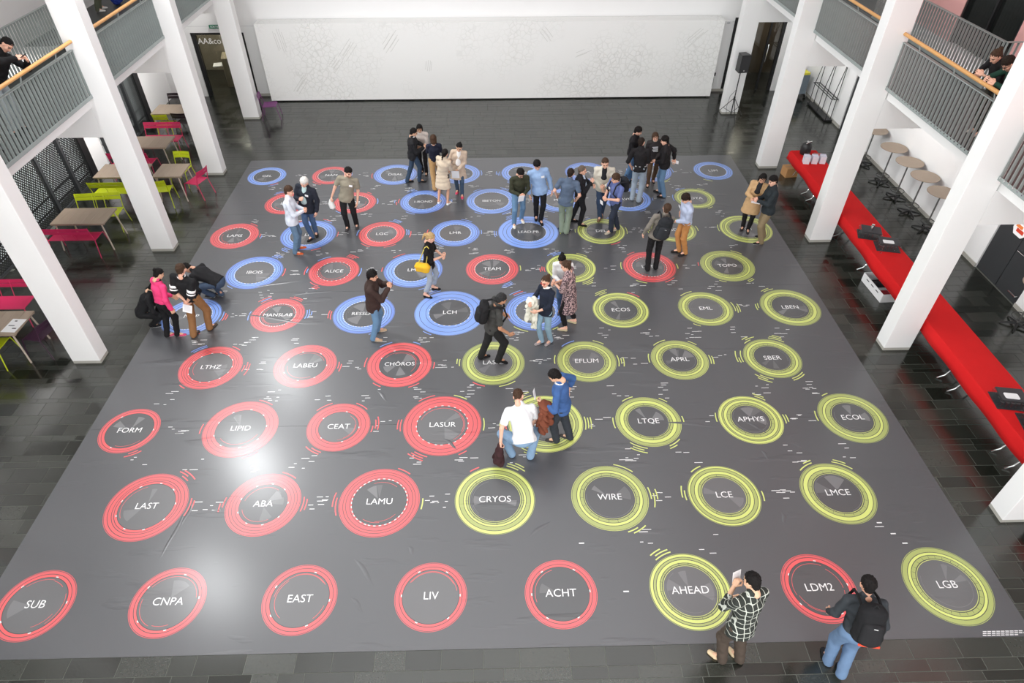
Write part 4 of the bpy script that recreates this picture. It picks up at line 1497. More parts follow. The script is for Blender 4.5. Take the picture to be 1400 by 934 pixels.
def shoe_template(heel=False):
    pr = [Cap((0, -0.30, 0.10), (0, 0.05, 0.10), 0.125, 0.13), Cap((0.0, 0.05, 0.09), (0.01, 0.36, 0.06), 0.13, 0.10, (1, 0, 0), 1.28), Cap((0, -0.26, 0.15), (0, -0.22, 0.30), 0.125, 0.115)]
    V, Q = mesh_field(pr, k=0.06, h=0.045, cuts=[plane((0, 0, 0.0), (0, 0, -1)), plane((0, 0, 0.36), (0, 0, 1))])
    C = V[Q].mean(1)
    return V, Q, (C[:, 2] < 0.06).astype(int)


HEADT = head_template()
HANDS = {'relaxed': hand_template(0.7), 'grip': hand_template(1.5), 'flat': hand_template(0.25)}
SHOET = shoe_template()


def hair_field(style):
    """hair shell in head units"""
    base = [Ell((0, -0.085, 0.185), (0.362, 0.415, 0.372))]
    pts = {'short': ((0.45, 0.36), (0.16, 0.24), (0.04, 0.02), (-0.20, -0.26), (-0.5, -0.37)),
           'crop': ((0.45, 0.40), (0.18, 0.28), (0.02, 0.08), (-0.20, -0.19), (-0.5, -0.30)),
           'full': ((0.45, 0.28), (0.20, 0.18), (0.06, -0.08), (-0.20, -0.32), (-0.5, -0.44))}
    key = 'short' if style in ('short', 'bun', 'pony', 'cap') else 'crop' if style == 'crop' else 'full'
    pr = list(base) + [Cap((0, -0.22, 0.0), (0, -0.22, -0.20), 0.245, 0.20, (1, 0, 0), 1.12)]
    k = 0.06
    if style == 'full':
        pr.append(Ell((0, -0.06, 0.28), (0.375, 0.40, 0.33)))
    if style in ('bob', 'long'):
        e = -0.36 if style == 'bob' else -0.95
        pr += [Cap((0, -0.20, 0.0), (0, -0.26, e), 0.27, 0.22 if style == 'long' else 0.26, (1, 0, 0), 1.4)]
        for s_ in (-1, 1):
            pr += [Cap((s_ * 0.31, 0.0, 0.12), (s_ * 0.30, 0.06 if style == 'bob' else 0.10, e + 0.08), 0.09, 0.08)]
    if style == 'pony':
        pr += [Cap((0, -0.44, 0.20), (0, -0.62, 0.02), 0.07, 0.11), Cap((0, -0.62, 0.02), (0, -0.58, -0.62), 0.11, 0.05)]
    if style in ('bun', 'cap'):
        pr += [Ell((0, -0.47, 0.36) if style == 'bun' else (0, -0.55, -0.06), (0.16, 0.16, 0.15) if style == 'bun' else (0.16, 0.16, 0.16))]
    xs = np.array([p[0] for p in pts[key]][::-1])
    zs = np.array([p[1] for p in pts[key]][::-1])

    def cut(P):
        zc = np.interp(P[:, 1], xs, zs).astype(F32) + F32(0.035) * np.sin(P[:, 0] * 23 + 2 * np.sin(P[:, 1] * 17)) + F32(0.02) * np.sin(P[:, 0] * 51 + P[:, 1] * 37)
        # only trims the cap part: lower strands stay when they hang at the back or the sides
        c = (zc - P[:, 2]) * F32(0.7)
        if style in ('bob', 'long'):
            face = np.minimum(P[:, 1] - F32(0.05), F32(0.27) - np.abs(P[:, 0]))
            face = np.where(P[:, 2] < 0.3, face, -1)
            return np.maximum(np.where(P[:, 1] > 0.05, np.minimum(c, F32(0.28) - np.abs(P[:, 0])), -1), -1).astype(F32)
        if style in ('pony', 'cap'):
            return np.where(P[:, 1] < -0.40, -1, c).astype(F32)
        return c
    k = 0.025 if style == 'bun' else k
    return mesh_field(pr, k=k, h=0.036, cuts=[cut], folds=0.05, seed=3)


HAIRT = {s_: hair_field(s_) for s_ in ('short', 'crop', 'full', 'bob', 'long', 'pony', 'bun', 'cap')}


def ik(a, c, l1, l2, pole):
    a, c = np.asarray(a, float), np.asarray(c, float)
    d = c - a
    L = np.linalg.norm(d)
    mx = (l1 + l2) * 0.995
    if L > mx:
        c = a + d / L * mx
        L = mx
    d = nrm(c - a)
    x = (l1 * l1 - l2 * l2 + L * L) / (2 * L)
    hgt = math.sqrt(max(l1 * l1 - x * x, 0))
    p = np.asarray(pole, float)
    p = p - d * (p @ d)
    return a + d * x + nrm(p) * hgt, c


ARM = {   # (outward, forward, up) from the shoulder, in body heights; elbow pole (outward, forward, up); hand
    'hang': ((0.045, 0.03, -0.31), (0.4, -1, 0), 'relaxed'),
    'pocket': ((0.03, 0.05, -0.275), (0.7, -1, 0), 'relaxed'),
    'front': ((-0.085, 0.17, -0.155), (0.7, -0.6, -0.6), 'grip'),
    'low': ((-0.09, 0.13, -0.235), (0.8, -0.7, -0.3), 'relaxed'),
    'chest': ((-0.09, 0.15, -0.075), (0.6, -0.4, -0.9), 'grip'),
    'face': ((-0.085, 0.13, -0.03), (0.6, -0.1, -1), 'grip'),
    'phone': ((-0.075, 0.19, -0.035), (0.5, -0.1, -1), 'grip'),
    'hip': ((0.02, 0.02, -0.205), (1, -0.5, 0), 'flat'),
    'behind': ((-0.095, -0.075, -0.275), (0.8, -0.8, 0), 'grip'),
    'fore': ((0.03, 0.15, -0.26), (0.3, -1, 0), 'relaxed'),
    'back': ((0.04, -0.13, -0.27), (0.2, -1, 0), 'relaxed'),
    'reach': ((0.0, 0.26, -0.12), (0.5, -0.5, -0.8), 'flat'),
    'rail': ((-0.03, 0.20, 0.035), (0.9, -0.3, -0.6), 'relaxed'),
    'carry': ((0.0, 0.155, -0.165), (0.6, -0.8, -0.4), 'grip'),
    'knee': ((0.0, 0.22, -0.20), (0.8, -0.3, -0.3), 'relaxed'),
    'side': ((0.10, 0.05, -0.28), (0.6, -0.8, 0), 'grip'),
}
SKIN = {'fair': srgb(226, 176, 152), 'light': srgb(210, 160, 134), 'tan': srgb(188, 138, 108), 'asian': srgb(216, 172, 142)}
HAIRC = {'black': (20, 17, 16), 'dark': (38, 28, 22), 'brown': (66, 48, 36), 'white': (205, 203, 198), 'blonde': (176, 148, 104), 'grey': (96, 84, 74)}
PCOUNT = [0]


def person(label, fl, fr, yaw, H=1.75, head_px=None, lean=(3, 0), look=(12, 0), arms=('hang', 'hang'), top=((60, 60, 60), 'long', -0.04), trousers=(40, 40, 44),
           shoes=((30, 28, 28), (40, 40, 40)), hair=('short', 'dark'), skin='light', female=False, z0=0.0, drop=0.0, back=0.0, shift=0.0, beard=False, h=0.017, knee_out=0.0,
           loose=0.0, legw=1.0, bare=False, lift=(0, 0), fyaw=(8, -8), inner=None, pxfeet=True, belt=None, sock=None, capmax=16, twist=0.0, stance=None, collar=None, pattern=None):
    """fl/fr: photo pixels (or world xy) of the person's two feet on the ground"""
    PCOUNT[0] += 1
    sd = PCOUNT[0]
    FL = G(*fl, z0) if pxfeet else np.array([*fl, z0])
    FR = G(*fr, z0) if pxfeet else np.array([*fr, z0])
    base = (FL + FR) / 2
    ya = math.radians(yaw)
    rt, fw = np.array([math.cos(ya), math.sin(ya), 0]), np.array([-math.sin(ya), math.cos(ya), 0])
    root = thing('person', label, 'person', tuple(base), ya)
    Rw = np.stack([rt, fw, [0, 0, 1]])

    def loc(p):
        return Rw @ (np.asarray(p, float) - base)
    fL, fR = loc(FL), loc(FR)
    if fL[0] > fR[0]:
        fL, fR = fR, fL
    mxs = 0.62 * H if drop == 0 else 0.9
    sep = np.linalg.norm(fR - fL)
    if sep > mxs:
        fL, fR = fL * mxs / sep, fR * mxs / sep
    if sep < 0.16:
        fL, fR = fL + np.array([-0.07, 0, 0]), fR + np.array([0.07, 0, 0])
    X, Y, Z = np.eye(3)
    pel = np.array([shift, back, 0.525 * H - drop])
    reach = 0.475 * H
    for _ in range(8):     # keep the legs long enough to reach the ground
        worst = max(np.linalg.norm(pel - np.array([0, 0, 0.045 * H]) - f) for f in (fL, fR))
        if worst > reach + 0.012:
            pel[2] -= 0.012
    T = nrm([math.tan(math.radians(lean[1])), math.tan(math.radians(lean[0])), 1.0]) if abs(lean[0]) < 80 else nrm([0, 1, 0.05])
    L = 0.475 * H
    if head_px is not None:
        o, d = loc(CAM), Rw @ nrm(ray(*head_px))
        b = (o - pel) @ d
        c = (o - pel) @ (o - pel) - L * L
        disc = b * b - c
        cand = [-b] if disc < 0 else [-b - math.sqrt(disc), -b + math.sqrt(disc)]
        best = max(cand, key=lambda t: nrm(o + t * d - pel)[2])
        T = nrm(o + best * d - pel)
        ang = math.degrees(math.acos(min(1, T[2])))
        if ang > capmax:
            hz = nrm([T[0], T[1], 0]) * math.tan(math.radians(capmax))
            T = nrm([hz[0], hz[1], 1])
    r = nrm(X - T * (X @ T))
    f = np.cross(T, r)
    if twist:
        a = math.radians(twist)
        r2 = r * math.cos(a) + f * math.sin(a)
        f = np.cross(T, r2)
        rs_ = r2
    else:
        rs_ = r
    sw = (0.098 if female else 0.112) * H
    shC = pel + T * 0.292 * H
    sh = {-1: shC - rs_ * sw - T * 0.012 * H, 1: shC + rs_ * sw - T * 0.012 * H}
    hip = {-1: pel - X * 0.05 * H, 1: pel + X * 0.05 * H}
    chest = pel + T * 0.215 * H
    waist = pel + T * 0.10 * H
    neck = pel + T * 0.325 * H
    hh = 0.134 * H
    pit, yw = math.radians(look[0]), math.radians(look[1])
    hc = pel + T * (0.463 * H - 0.5 * hh) + f * (0.018 + 0.03 * math.sin(pit)) * H
    hf = f * math.cos(yw) - r * math.sin(yw)        # positive yaw turns to the person's own left
    hr_ = np.cross(hf, T)
    hz_ = T * math.cos(pit) + hf * math.sin(pit)
    hf2 = hf * math.cos(pit) - T * math.sin(pit)
    HM = np.stack([hr_, hf2, hz_], 1)                # head -> local

    ua, fa = 0.172 * H, 0.150 * H
    elb, wri, hdir = {}, {}, {}
    for s_, nm in ((-1, arms[0]), (1, arms[1])):
        if isinstance(nm, str):
            off, pole, hp = ARM[nm]
        else:
            off, pole, hp = nm
        tg = sh[s_] + (rs_ * s_ * off[0] + f * off[1] + T * off[2]) * H
        pl = rs_ * s_ * pole[0] + f * pole[1] + T * pole[2]
        elb[s_], wri[s_] = ik(sh[s_], tg, ua, fa, pl)
        hdir[s_] = hp
    kne, ank, fdir = {}, {}, {}
    for i, (s_, ft) in enumerate(((-1, fL), (1, fR))):
        a = math.radians(fyaw[i])
        fd = np.array([-math.sin(a), math.cos(a), 0])
        fdir[s_] = fd
        ac = ft - fd * 0.04 * H + np.array([0, 0, 0.048 * H + lift[i]])
        kne[s_], ank[s_] = ik(hip[s_], ac, 0.243 * H, 0.240 * H, Y + X * (s_ * (0.18 + knee_out)))
    fem = 0.92 if female else 1.0
    # ---- body (skin), one continuous surface with head and hands
    pr = [Cap(pel, chest, 0.052 * H * fem, 0.052 * H * fem, X, 1.3), Cap(sh[-1] * .85 + shC * .15, sh[1] * .85 + shC * .15, 0.024 * H, 0.024 * H), Cap(neck - T * 0.02 * H, hc - hf2 * 0.01 * H - hz_ * 0.03 * H, 0.031 * H, 0.030 * H)]
    for s_ in (-1, 1):
        pr += [Cap(sh[s_], elb[s_], 0.0215 * H * fem, 0.0205 * H * fem), Cap(elb[s_], wri[s_], 0.0215 * H * fem, 0.0150 * H * fem),
               Cap(hip[s_], kne[s_], 0.036 * H * fem, 0.0265 * H * fem), Cap(kne[s_], ank[s_], 0.0265 * H * fem, 0.018 * H * fem),
               Cap(kne[s_] * 0.65 + ank[s_] * 0.35 - Y * 0.005 * H, kne[s_] * 0.35 + ank[s_] * 0.65, 0.0265 * H * fem, 0.019 * H * fem),
               Cap(ank[s_], ank[s_] + fdir[s_] * 0.06 * H - Z * 0.022 * H, 0.018 * H, 0.015 * H)]
    V, Q = mesh_field(pr, k=0.02, h=h * 1.12)
    mi = np.zeros(len(Q), int)
    hV = (HEADT[0] * hh) @ HM.T + hc
    V2, Q2, M2 = [V, hV], [Q, HEADT[1] + len(V)], [mi, HEADT[2] if beard else np.where(HEADT[2] == 4, 0, HEADT[2])]
    nb = len(V) + len(hV)
    hl = 0.105 * H
    hands = {}
    for s_ in (-1, 1):
        yd = nrm(wri[s_] - elb[s_])
        zd = rs_ * s_ - yd * (rs_ * s_ @ yd)
        if np.linalg.norm(zd) < 0.35:
            zd = T - yd * (T @ yd)
        zd = nrm(zd)
        xd = np.cross(yd, zd) * (1 if s_ > 0 else 1)
        HV, HQ = HANDS[hdir[s_]]
        HV = HV.copy()
        if s_ < 0:
            HV[:, 0] *= -1
            HQ = HQ[:, ::-1]
        V2.append((HV * hl) @ np.stack([xd, yd, zd], 1).T + wri[s_])
        Q2.append(HQ + nb)
        M2.append(np.zeros(len(HQ), int))
        nb += len(HV)
        hands[s_] = wri[s_] + yd * 0.55 * hl
    skm = mat('skin_' + skin, SKIN[skin], 0.55, spec=0.35, var=0.05, scale=10)
    hcol = HAIRC[hair[1]]
    hm = mat('hair_' + hair[1], srgb(*hcol), 0.75, spec=0.2, var=0.35, scale=30, bump=0.6, bscale=80)
    eye = mat('eye_dark', (0.03, 0.025, 0.02), 0.3)
    lip = mat('lip', srgb(170, 96, 90), 0.5)
    bd = mat('beard_' + hair[1], tuple(0.55 * a + 0.45 * b for a, b in zip(srgb(*hcol), SKIN[skin])), 0.8)
    link('body', np_mesh('body', np.concatenate(V2), np.concatenate(Q2), [skm, eye, hm, lip, bd], np.concatenate(M2)), root)
    HVt, HQt = HAIRT[hair[0]]
    if hair[0] == 'cap':
        hm = mat('black_cap', (0.012, 0.012, 0.013), 0.8)
    link('hair' if hair[0] != 'cap' else 'cap', np_mesh('hair', (HVt * hh) @ HM.T + hc, HQt, [hm]), root)

    # ---- garments
    def arm_prims(upto, extra):
        o = []
        for s_ in (-1, 1):
            if upto <= 1.0:
                o.append(Cap(sh[s_], sh[s_] + (elb[s_] - sh[s_]) * upto, 0.032 * H * fem + extra, 0.034 * H * fem + extra))
            else:
                o += [Cap(sh[s_] - T * 0.004 * H, elb[s_], 0.0305 * H * fem + extra * .55, 0.0295 * H * fem + extra * .7),
                      Cap(elb[s_], elb[s_] + (wri[s_] - elb[s_]) * (upto - 1), 0.0295 * H * fem + extra, (0.0295 - 0.009 * (upto - 1)) * H * fem + extra * .7)]
        return o

    def torso_prims(ex):
        return [Cap(pel, waist, 0.072 * H * fem + ex, 0.066 * H * fem + ex, X, 1.36), Cap(waist, chest, 0.066 * H * fem + ex, 0.074 * H * fem + ex, r, 1.36),
                Cap(neck - T * 0.028 * H, sh[-1] * 0.95 + shC * 0.05, 0.028 * H, 0.032 * H + ex * .6), Cap(neck - T * 0.028 * H, sh[1] * 0.95 + shC * 0.05, 0.028 * H, 0.032 * H + ex * .6), Cap(chest, shC - T * 0.01 * H, 0.07 * H * fem + ex, 0.042 * H + ex, rs_, 1.35), Cap(shC, neck + T * 0.010 * H, 0.048 * H, 0.036 * H, rs_, 1.2)]
    UP = {'short': 0.62, 'long': 1.94, 'rolled': 1.45, 'none': 0.2, 'elbow': 1.0}
    tcol, sl, hem = top
    ex = loose
    tp = torso_prims(ex) + arm_prims(UP[sl], ex + 0.002 * H)
    down = -Z if hem < -0.09 else -T
    if hem < -0.02:
        # garment continues below the hips
        endp = pel + down * (-hem) * H
        flare = 0.0 if hem > -0.12 else 0.02 * H
        tp.append(Cap(pel, endp, 0.078 * H * fem + ex, 0.080 * H * fem + ex + flare, X, 1.36))
        cutp = plane(endp, down)
    else:
        cutp = plane(pel + T * hem * H, -T)
    def cut_low(P):
        c = cutp(P)
        # sleeves may hang lower than the hem
        far = None
        for s_ in (-1, 1):
            a_ = Cap(elb[s_], wri[s_], 0.034 * H + ex, 0.030 * H + ex)(P)
            b_ = Cap(sh[s_], elb[s_], 0.038 * H + ex, 0.036 * H + ex)(P)
            m_ = np.minimum(a_, b_)
            far = m_ if far is None else np.minimum(far, m_)
        return np.where(far < 0.004, -1, c).astype(F32)
    V, Q = mesh_field(tp, k=0.024, h=h, cuts=[cut_low] if (sl in ('long', 'rolled', 'elbow')) else [cutp], folds=0.009, seed=sd)
    nm = {True: 'shirt', False: 'jacket'}[ex < 0.009]
    tm_ = pattern if pattern is not None else cloth(tcol)
    link(nm if hem > -0.17 else 'coat', np_mesh(nm, V, Q, [tm_]), root)
    if inner is not None:      # shirt front showing in an open jacket
        cV, cQ = mesh_field([Cap(waist + T * (0.0 if sum(inner) > 400 else 0.09) * H + f * 0.060 * H * fem + f * ex, neck + f * 0.026 * H + f * ex - T * 0.006 * H, 0.034 * H, 0.026 * H, r, 1.25)], h=h * 0.9, cuts=[])
        link('shirt_front', np_mesh('shirt_front', cV, cQ, [cloth(inner)]), root)
    if collar is not None:
        cV, cQ = mesh_field([Cap(neck - T * 0.012 * H, neck + T * 0.012 * H, 0.043 * H, 0.040 * H, rs_, 1.12)], h=h * 0.8, cuts=[plane(neck + T * 0.016 * H + f * 0.0, T * 1.0 - f * 0.35)], folds=0.006 if collar[0] != 's' else 0.02, seed=sd)
        link('collar' if collar[0] != 's' else 'scarf', np_mesh('collar', cV, cQ, [cloth(collar[1] if collar[0] == 's' else collar)]), root)
    lw = legw
    if trousers is not None:
        tp = [Cap(pel - Z * 0.01 * H, pel + T * 0.055 * H, 0.071 * H * fem, 0.066 * H * fem, X, 1.36)]
        for s_ in (-1, 1):
            tp += [Cap(hip[s_], kne[s_], 0.052 * H * fem * lw, 0.039 * H * fem * lw), Cap(kne[s_], ank[s_] - Z * 0.018 * H, 0.039 * H * fem * lw, 0.033 * H * fem * lw)]
        wp = plane(pel + T * 0.062 * H, T)
        tc_ = [lambda P: np.where(((P - pel.astype(F32)) ** 2).sum(1) < (0.125 * H) ** 2, wp(P), -1).astype(F32)]
        if bare:
            tc_.append(plane((0, 0, bare * H), (0, 0, -1)))
        else:
            tc_.append(plane((0, 0, 0.012), (0, 0, -1)))
        V, Q = mesh_field(tp, k=0.02, h=h, cuts=tc_, folds=0.007, seed=sd + 50)
        link('trousers' if not bare else 'shorts', np_mesh('trousers', V, Q, [cloth(trousers)]), root)
        if belt is not None:
            V, Q = mesh_field([Cap(pel - Z * 0.01 * H, pel + T * 0.055 * H, 0.071 * H * fem, 0.066 * H * fem, X, 1.36)], h=h * 0.8, infl=0.006, cuts=[plane(pel + T * 0.068 * H, T), plane(pel + T * 0.046 * H, -T)])
            link('belt', np_mesh('belt', V, Q, [cloth(belt)]), root)
    um, som = cloth(shoes[0]), cloth(shoes[1])
    for i, (s_, ft) in enumerate(((-1, fL), (1, fR))):
        fd = fdir[s_]
        side = np.cross(fd, Z)
        SV = SHOET[0] * (0.158 * H * fem)
        M = np.stack([side, fd, Z], 1)
        zz = lift[i]
        if zz:
            pa = math.radians(-28)
            fd2 = fd * math.cos(pa) + Z * math.sin(pa)
            M = np.stack([side, fd2, np.cross(side, fd2)], 1)
        link('shoe', np_mesh('shoe', SV @ M.T + ft + Z * zz, SHOET[1], [um, som], SHOET[2]), root)
    J = {'root': root, 'hand': hands, 'wrist': wri, 'elbow': elb, 'sh': sh, 'pel': pel, 'T': T, 'r': rs_, 'f': f, 'H': H, 'chest': chest, 'hc': hc, 'HM': HM, 'hh': hh, 'neck': neck, 'h': h, 'shC': shC, 'yaw': ya, 'base': base, 'ua': ua,
         'w': lambda p: Rw.T @ np.asarray(p, float) + base}
    return J


# ---- things people carry
def placed(J, name, label, cat, p, rz=None):
    w_ = J['w'](p)
    return thing(name, label, cat, tuple(w_), J['yaw'] if rz is None else rz)


def sheet(J, side, label, w=0.20, l=0.28, m=None, tilt=40, off=(0, 0.07, 0.0), yaw=0, name='paper_sheet', cat='paper', t=0.004):
    p = J['hand'][side] + J['r'] * off[0] + J['f'] * off[1] + np.array([0, 0, off[2]])
    o = placed(J, name, label, cat, p)
    o.rotation_euler = (math.radians(tilt), 0, J['yaw'] + math.radians(yaw))
    MB().box((-w / 2, -l / 2, -t / 2), (w / 2, l / 2, t / 2)).build('sheet', m or PAPER, o)
    MB().box((-w * 0.35, -l * 0.3, t / 2), (w * 0.35, l * 0.32, t / 2 + 0.0006)).build('print_area', mat('faint_print', (0.72, 0.72, 0.74), 0.8), o)
    return o


def backpack(J, label, col=(22, 22, 24), trim=None, strap=True, size=1.0):
    H, T, r, f = J['H'], J['T'], J['r'], J['f']
    c = J['chest'] + T * 0.01 * H - f * (0.135 * H)
    root = thing('backpack', label, 'backpack', tuple(J['w'](0 * c)), J['yaw'])
    s = size
    a, b = c - T * 0.095 * H * s, c + T * 0.085 * H * s
    V, Q = mesh_field([Cap(a, b, 0.058 * H * s, 0.05 * H * s, r, 1.55)], h=0.014, folds=0.008, seed=2)
    m = cloth(col)
    link('bag_body', np_mesh('bag_body', V, Q, [m]), root)
    V, Q = mesh_field([Cap(a - f * 0.045 * H * s, a * .4 + b * .6 - f * 0.045 * H * s, 0.034 * H * s, 0.03 * H * s, r, 1.9)], h=0.014)
    link('front_pocket', np_mesh('front_pocket', V, Q, [cloth(tuple(min(255, c_ + 8) for c_ in col))]), root)
    if trim is not None:
        V, Q = mesh_field([Cap(a - f * 0.055 * H * s - r * 0.06 * H - T * 0.03 * H, a - f * 0.055 * H * s + r * 0.06 * H - T * 0.03 * H, 0.016, 0.016)], h=0.009)
        link('trim_band', np_mesh('trim_band', V, Q, [cloth(trim)]), root)
    for s_ in (-1, 1):
        sx = r * s_ * 0.062 * H
        pts = [b - f * 0.0 + sx, J['shC'] + sx + T * 0.048 * H - f * 0.02 * H, J['shC'] + sx + T * 0.03 * H + f * 0.055 * H, J['chest'] + sx * 1.1 + f * 0.108 * H, J['pel'] + T * 0.13 * H + sx * 1.5 + f * 0.06 * H]
        q = MB().tube([tuple(p) for p in pts], 0.018, 6)
        q.build('strap', m, root, True)
    q = MB()
    p0 = b + T * 0.05 * H - f * 0.02 * H
    q.tube([tuple(p0 - r * 0.03), tuple(p0 + T * 0.04), tuple(p0 + r * 0.03)], 0.008, 6)
    q.build('grab_loop', m, root, True)
    p1 = a * .3 + b * .7 - f * (0.085 * H * s)
    lg = MB()
    lg.add([tuple(p1 + r * x + T * z) for x, z in ((-.025, 0), (.02, -.005), (.022, .006), (-.023, .012))], [(0, 1, 2, 3)])
    lg.build('logo_patch', cloth((190, 190, 190)), root)
    return root


def draped(J, side, label, col, name='carried_jacket', cat='jacket', length=0.5, wid=0.10, seed=4, fwd=0.03):
    """garment hanging over a forearm"""
    H = J['H']
    e, w_ = J['elbow'][side], J['wrist'][side]
    mid = e * 0.35 + w_ * 0.65
    root = thing(name, label, cat, tuple(J['w']((0, 0, 0))), J['yaw'])
    D = np.array([0, 0, -1.0])
    ax = nrm(w_ - e)
    n1 = nrm(np.cross(ax, D))
    pr = [Cap(e * 0.5 + w_ * 0.5, w_, 0.05, 0.055)]
    for k, (o, l_) in enumerate(((0.06, 1.0), (-0.055, 0.75))):
        pr.append(Cap(mid + n1 * o, mid + n1 * (o * 1.25) + D * length * l_, 0.045, 0.06, ax, 1.7))
    V, Q = mesh_field(pr, k=0.05, h=0.016, folds=0.03, seed=seed)
    link('folded_cloth', np_mesh('folded_cloth', V, Q, [cloth(col)]), root)
    V, Q = mesh_field([Cap(mid + n1 * 0.11 + D * 0.1, mid + n1 * 0.12 + D * (length * 0.8) + ax * 0.08, 0.035, 0.03)], k=0.03, h=0.015, folds=0.01)
    link('sleeve', np_mesh('sleeve', V, Q, [cloth(col)]), root)
    return root


def badge(J, side=1):
    """name badge on the chest"""
    H = J['H']
    p = J['chest'] + J['T'] * 0.02 * H + J['f'] * (0.082 * H + 0.012) + J['r'] * side * 0.05 * H
    q = MB()
    q.add([tuple(p + J['r'] * x + J['T'] * z) for x, z in ((-.04, -.025), (.04, -.025), (.04, .025), (-.04, .025))] + [tuple(p - J['f'] * .006 + J['r'] * x + J['T'] * z) for x, z in ((-.04, -.025), (.04, -.025), (.04, .025), (-.04, .025))],
          [(0, 3, 2, 1), (4, 5, 6, 7), (0, 1, 5, 4), (1, 2, 6, 5), (2, 3, 7, 6), (3, 0, 4, 7)])
    q.build('name_badge', PAPER, J['root'])


def glasses(J, col=(30, 24, 24)):
    m = cloth(col, 'frame')
    q = MB()
    for s_ in (-1, 1):
        pts = [np.array([s_ * 0.145 + 0.075 * math.cos(t), 0.39, 0.03 + 0.06 * math.sin(t)]) for t in np.linspace(0, 2 * math.pi, 11)]
        q.tube([tuple(J['HM'] @ (p * J['hh']) + J['hc']) for p in pts], 0.004, 5)
        q.tube([tuple(J['HM'] @ (np.array(p) * J['hh']) + J['hc']) for p in ((s_ * 0.22, 0.38, 0.04), (s_ * 0.35, 0.0, 0.05))], 0.004, 5)
    q.tube([tuple(J['HM'] @ (np.array(p) * J['hh']) + J['hc']) for p in ((-0.07, 0.40, 0.04), (0.07, 0.40, 0.04))], 0.004, 5)
    q.build('glasses', m, J['root'])


def bands(J, side, t0, t1, col):
    """coloured bands round a sleeve"""
    H = J['H']
    a, b = J['sh'][side], J['elbow'][side]
    p0, p1 = a + (b - a) * t0, a + (b - a) * t1
    d = nrm(b - a)
    V, Q = mesh_field([Cap(p0, p1, 0.0385 * H, 0.0365 * H)], h=0.011, infl=0.013, cuts=[plane(p0, -d), plane(p1, d)])
    link('sleeve_band', np_mesh('sleeve_band', V, Q, [cloth(col)]), J['root'])
# ------------------------------------------------------------------ fabric patterns
def plaid():
    m = bpy.data.materials.new('plaid_fabric')
    m.use_nodes = True
    nt = m.node_tree
    b = nt.nodes['Principled BSDF']
    b.inputs['Roughness'].default_value = 0.85
    tc = nt.nodes.new('ShaderNodeTexCoord')
    sp = nt.nodes.new('ShaderNodeSeparateXYZ')
    nt.links.new(tc.outputs['Object'], sp.inputs[0])
    outs = []
    for ax_, per in (('X', 0.075), ('Z', 0.075), ('Y', 0.075)):
        md = nt.nodes.new('ShaderNodeMath')
        md.operation = 'PINGPONG'
        md.inputs[1].default_value = per / 2
        nt.links.new(sp.outputs[ax_], md.inputs[0])
        lt = nt.nodes.new('ShaderNodeMath')
        lt.operation = 'LESS_THAN'
        lt.inputs[1].default_value = 0.0045 if ax_ != 'Y' else 0.003
        nt.links.new(md.outputs[0], lt.inputs[0])
        outs.append(lt.outputs[0])
    mx = nt.nodes.new('ShaderNodeMath')
    mx.operation = 'MAXIMUM'
    nt.links.new(outs[0], mx.inputs[0])
    nt.links.new(outs[1], mx.inputs[1])
    x = nt.nodes.new('ShaderNodeMix')
    x.data_type = 'RGBA'
    x.inputs[6].default_value = (0.018, 0.022, 0.018, 1)
    x.inputs[7].default_value = (0.50, 0.52, 0.46, 1)
    nt.links.new(mx.outputs[0], x.inputs['Factor'])
    nt.links.new(x.outputs[2], b.inputs['Base Color'])
    return m


def floral():
    m = bpy.data.materials.new('floral_fabric')
    m.use_nodes = True
    nt = m.node_tree
    b = nt.nodes['Principled BSDF']
    b.inputs['Roughness'].default_value = 0.85
    tc = nt.nodes.new('ShaderNodeTexCoord')
    v = nt.nodes.new('ShaderNodeTexNoise')
    v.inputs['Scale'].default_value = 32
    v.inputs['Detail'].default_value = 2
    nt.links.new(tc.outputs['Object'], v.inputs['Vector'])
    r = nt.nodes.new('ShaderNodeValToRGB')
    e = r.color_ramp.elements
    e[0].position, e[0].color = 0.45, (*srgb(62, 46, 54), 1)
    e[1].position, e[1].color = 0.55, (*srgb(178, 150, 150), 1)
    nt.links.new(v.outputs['Fac'], r.inputs[0])
    nt.links.new(r.outputs[0], b.inputs['Base Color'])
    return m


def knit_print():
    """dark sweater with pale lettering-like rows"""
    return cloth((44, 42, 42))


# ------------------------------------------------------------------ the visitors
DKSH = ((26, 24, 24), (34, 32, 32))
# two visitors near the front edge of the mat
J = person('man in black and white plaid shirt holding a sheet to his face', (979, 899), (1004, 897), 22, 1.78, (1036, 789), look=(25, 12), arms=('face', 'fore'), top=((40, 44, 40), 'rolled', -0.07), trousers=(74, 64, 56), shoes=((206, 184, 150), (190, 170, 140)), hair=('short', 'black'), skin='asian', h=0.013, pattern=plaid(), legw=1.15, fyaw=(28, 10), loose=0.006, beard=False)
sheet(J, -1, 'white sheet held up by the man in the plaid shirt', 0.12, 0.2, tilt=75, off=(0.02, 0.04, -0.02))
J = person('man in dark grey sweater and blue jeans walking with black backpack', (1128, 899), (1146, 919), -12, 1.78, (1192, 791), look=(14, 0), arms=('fore', 'hang'), top=((52, 56, 60), 'long', 0.0), trousers=(98, 122, 152), shoes=((28, 28, 32), (60, 60, 64)), hair=('crop', 'black'), skin='light', h=0.013, legw=1.15, lift=(0, 0.05), capmax=20)
backpack(J, 'black backpack with orange trim on the walking man', (24, 24, 26), (236, 78, 52), size=1.12)
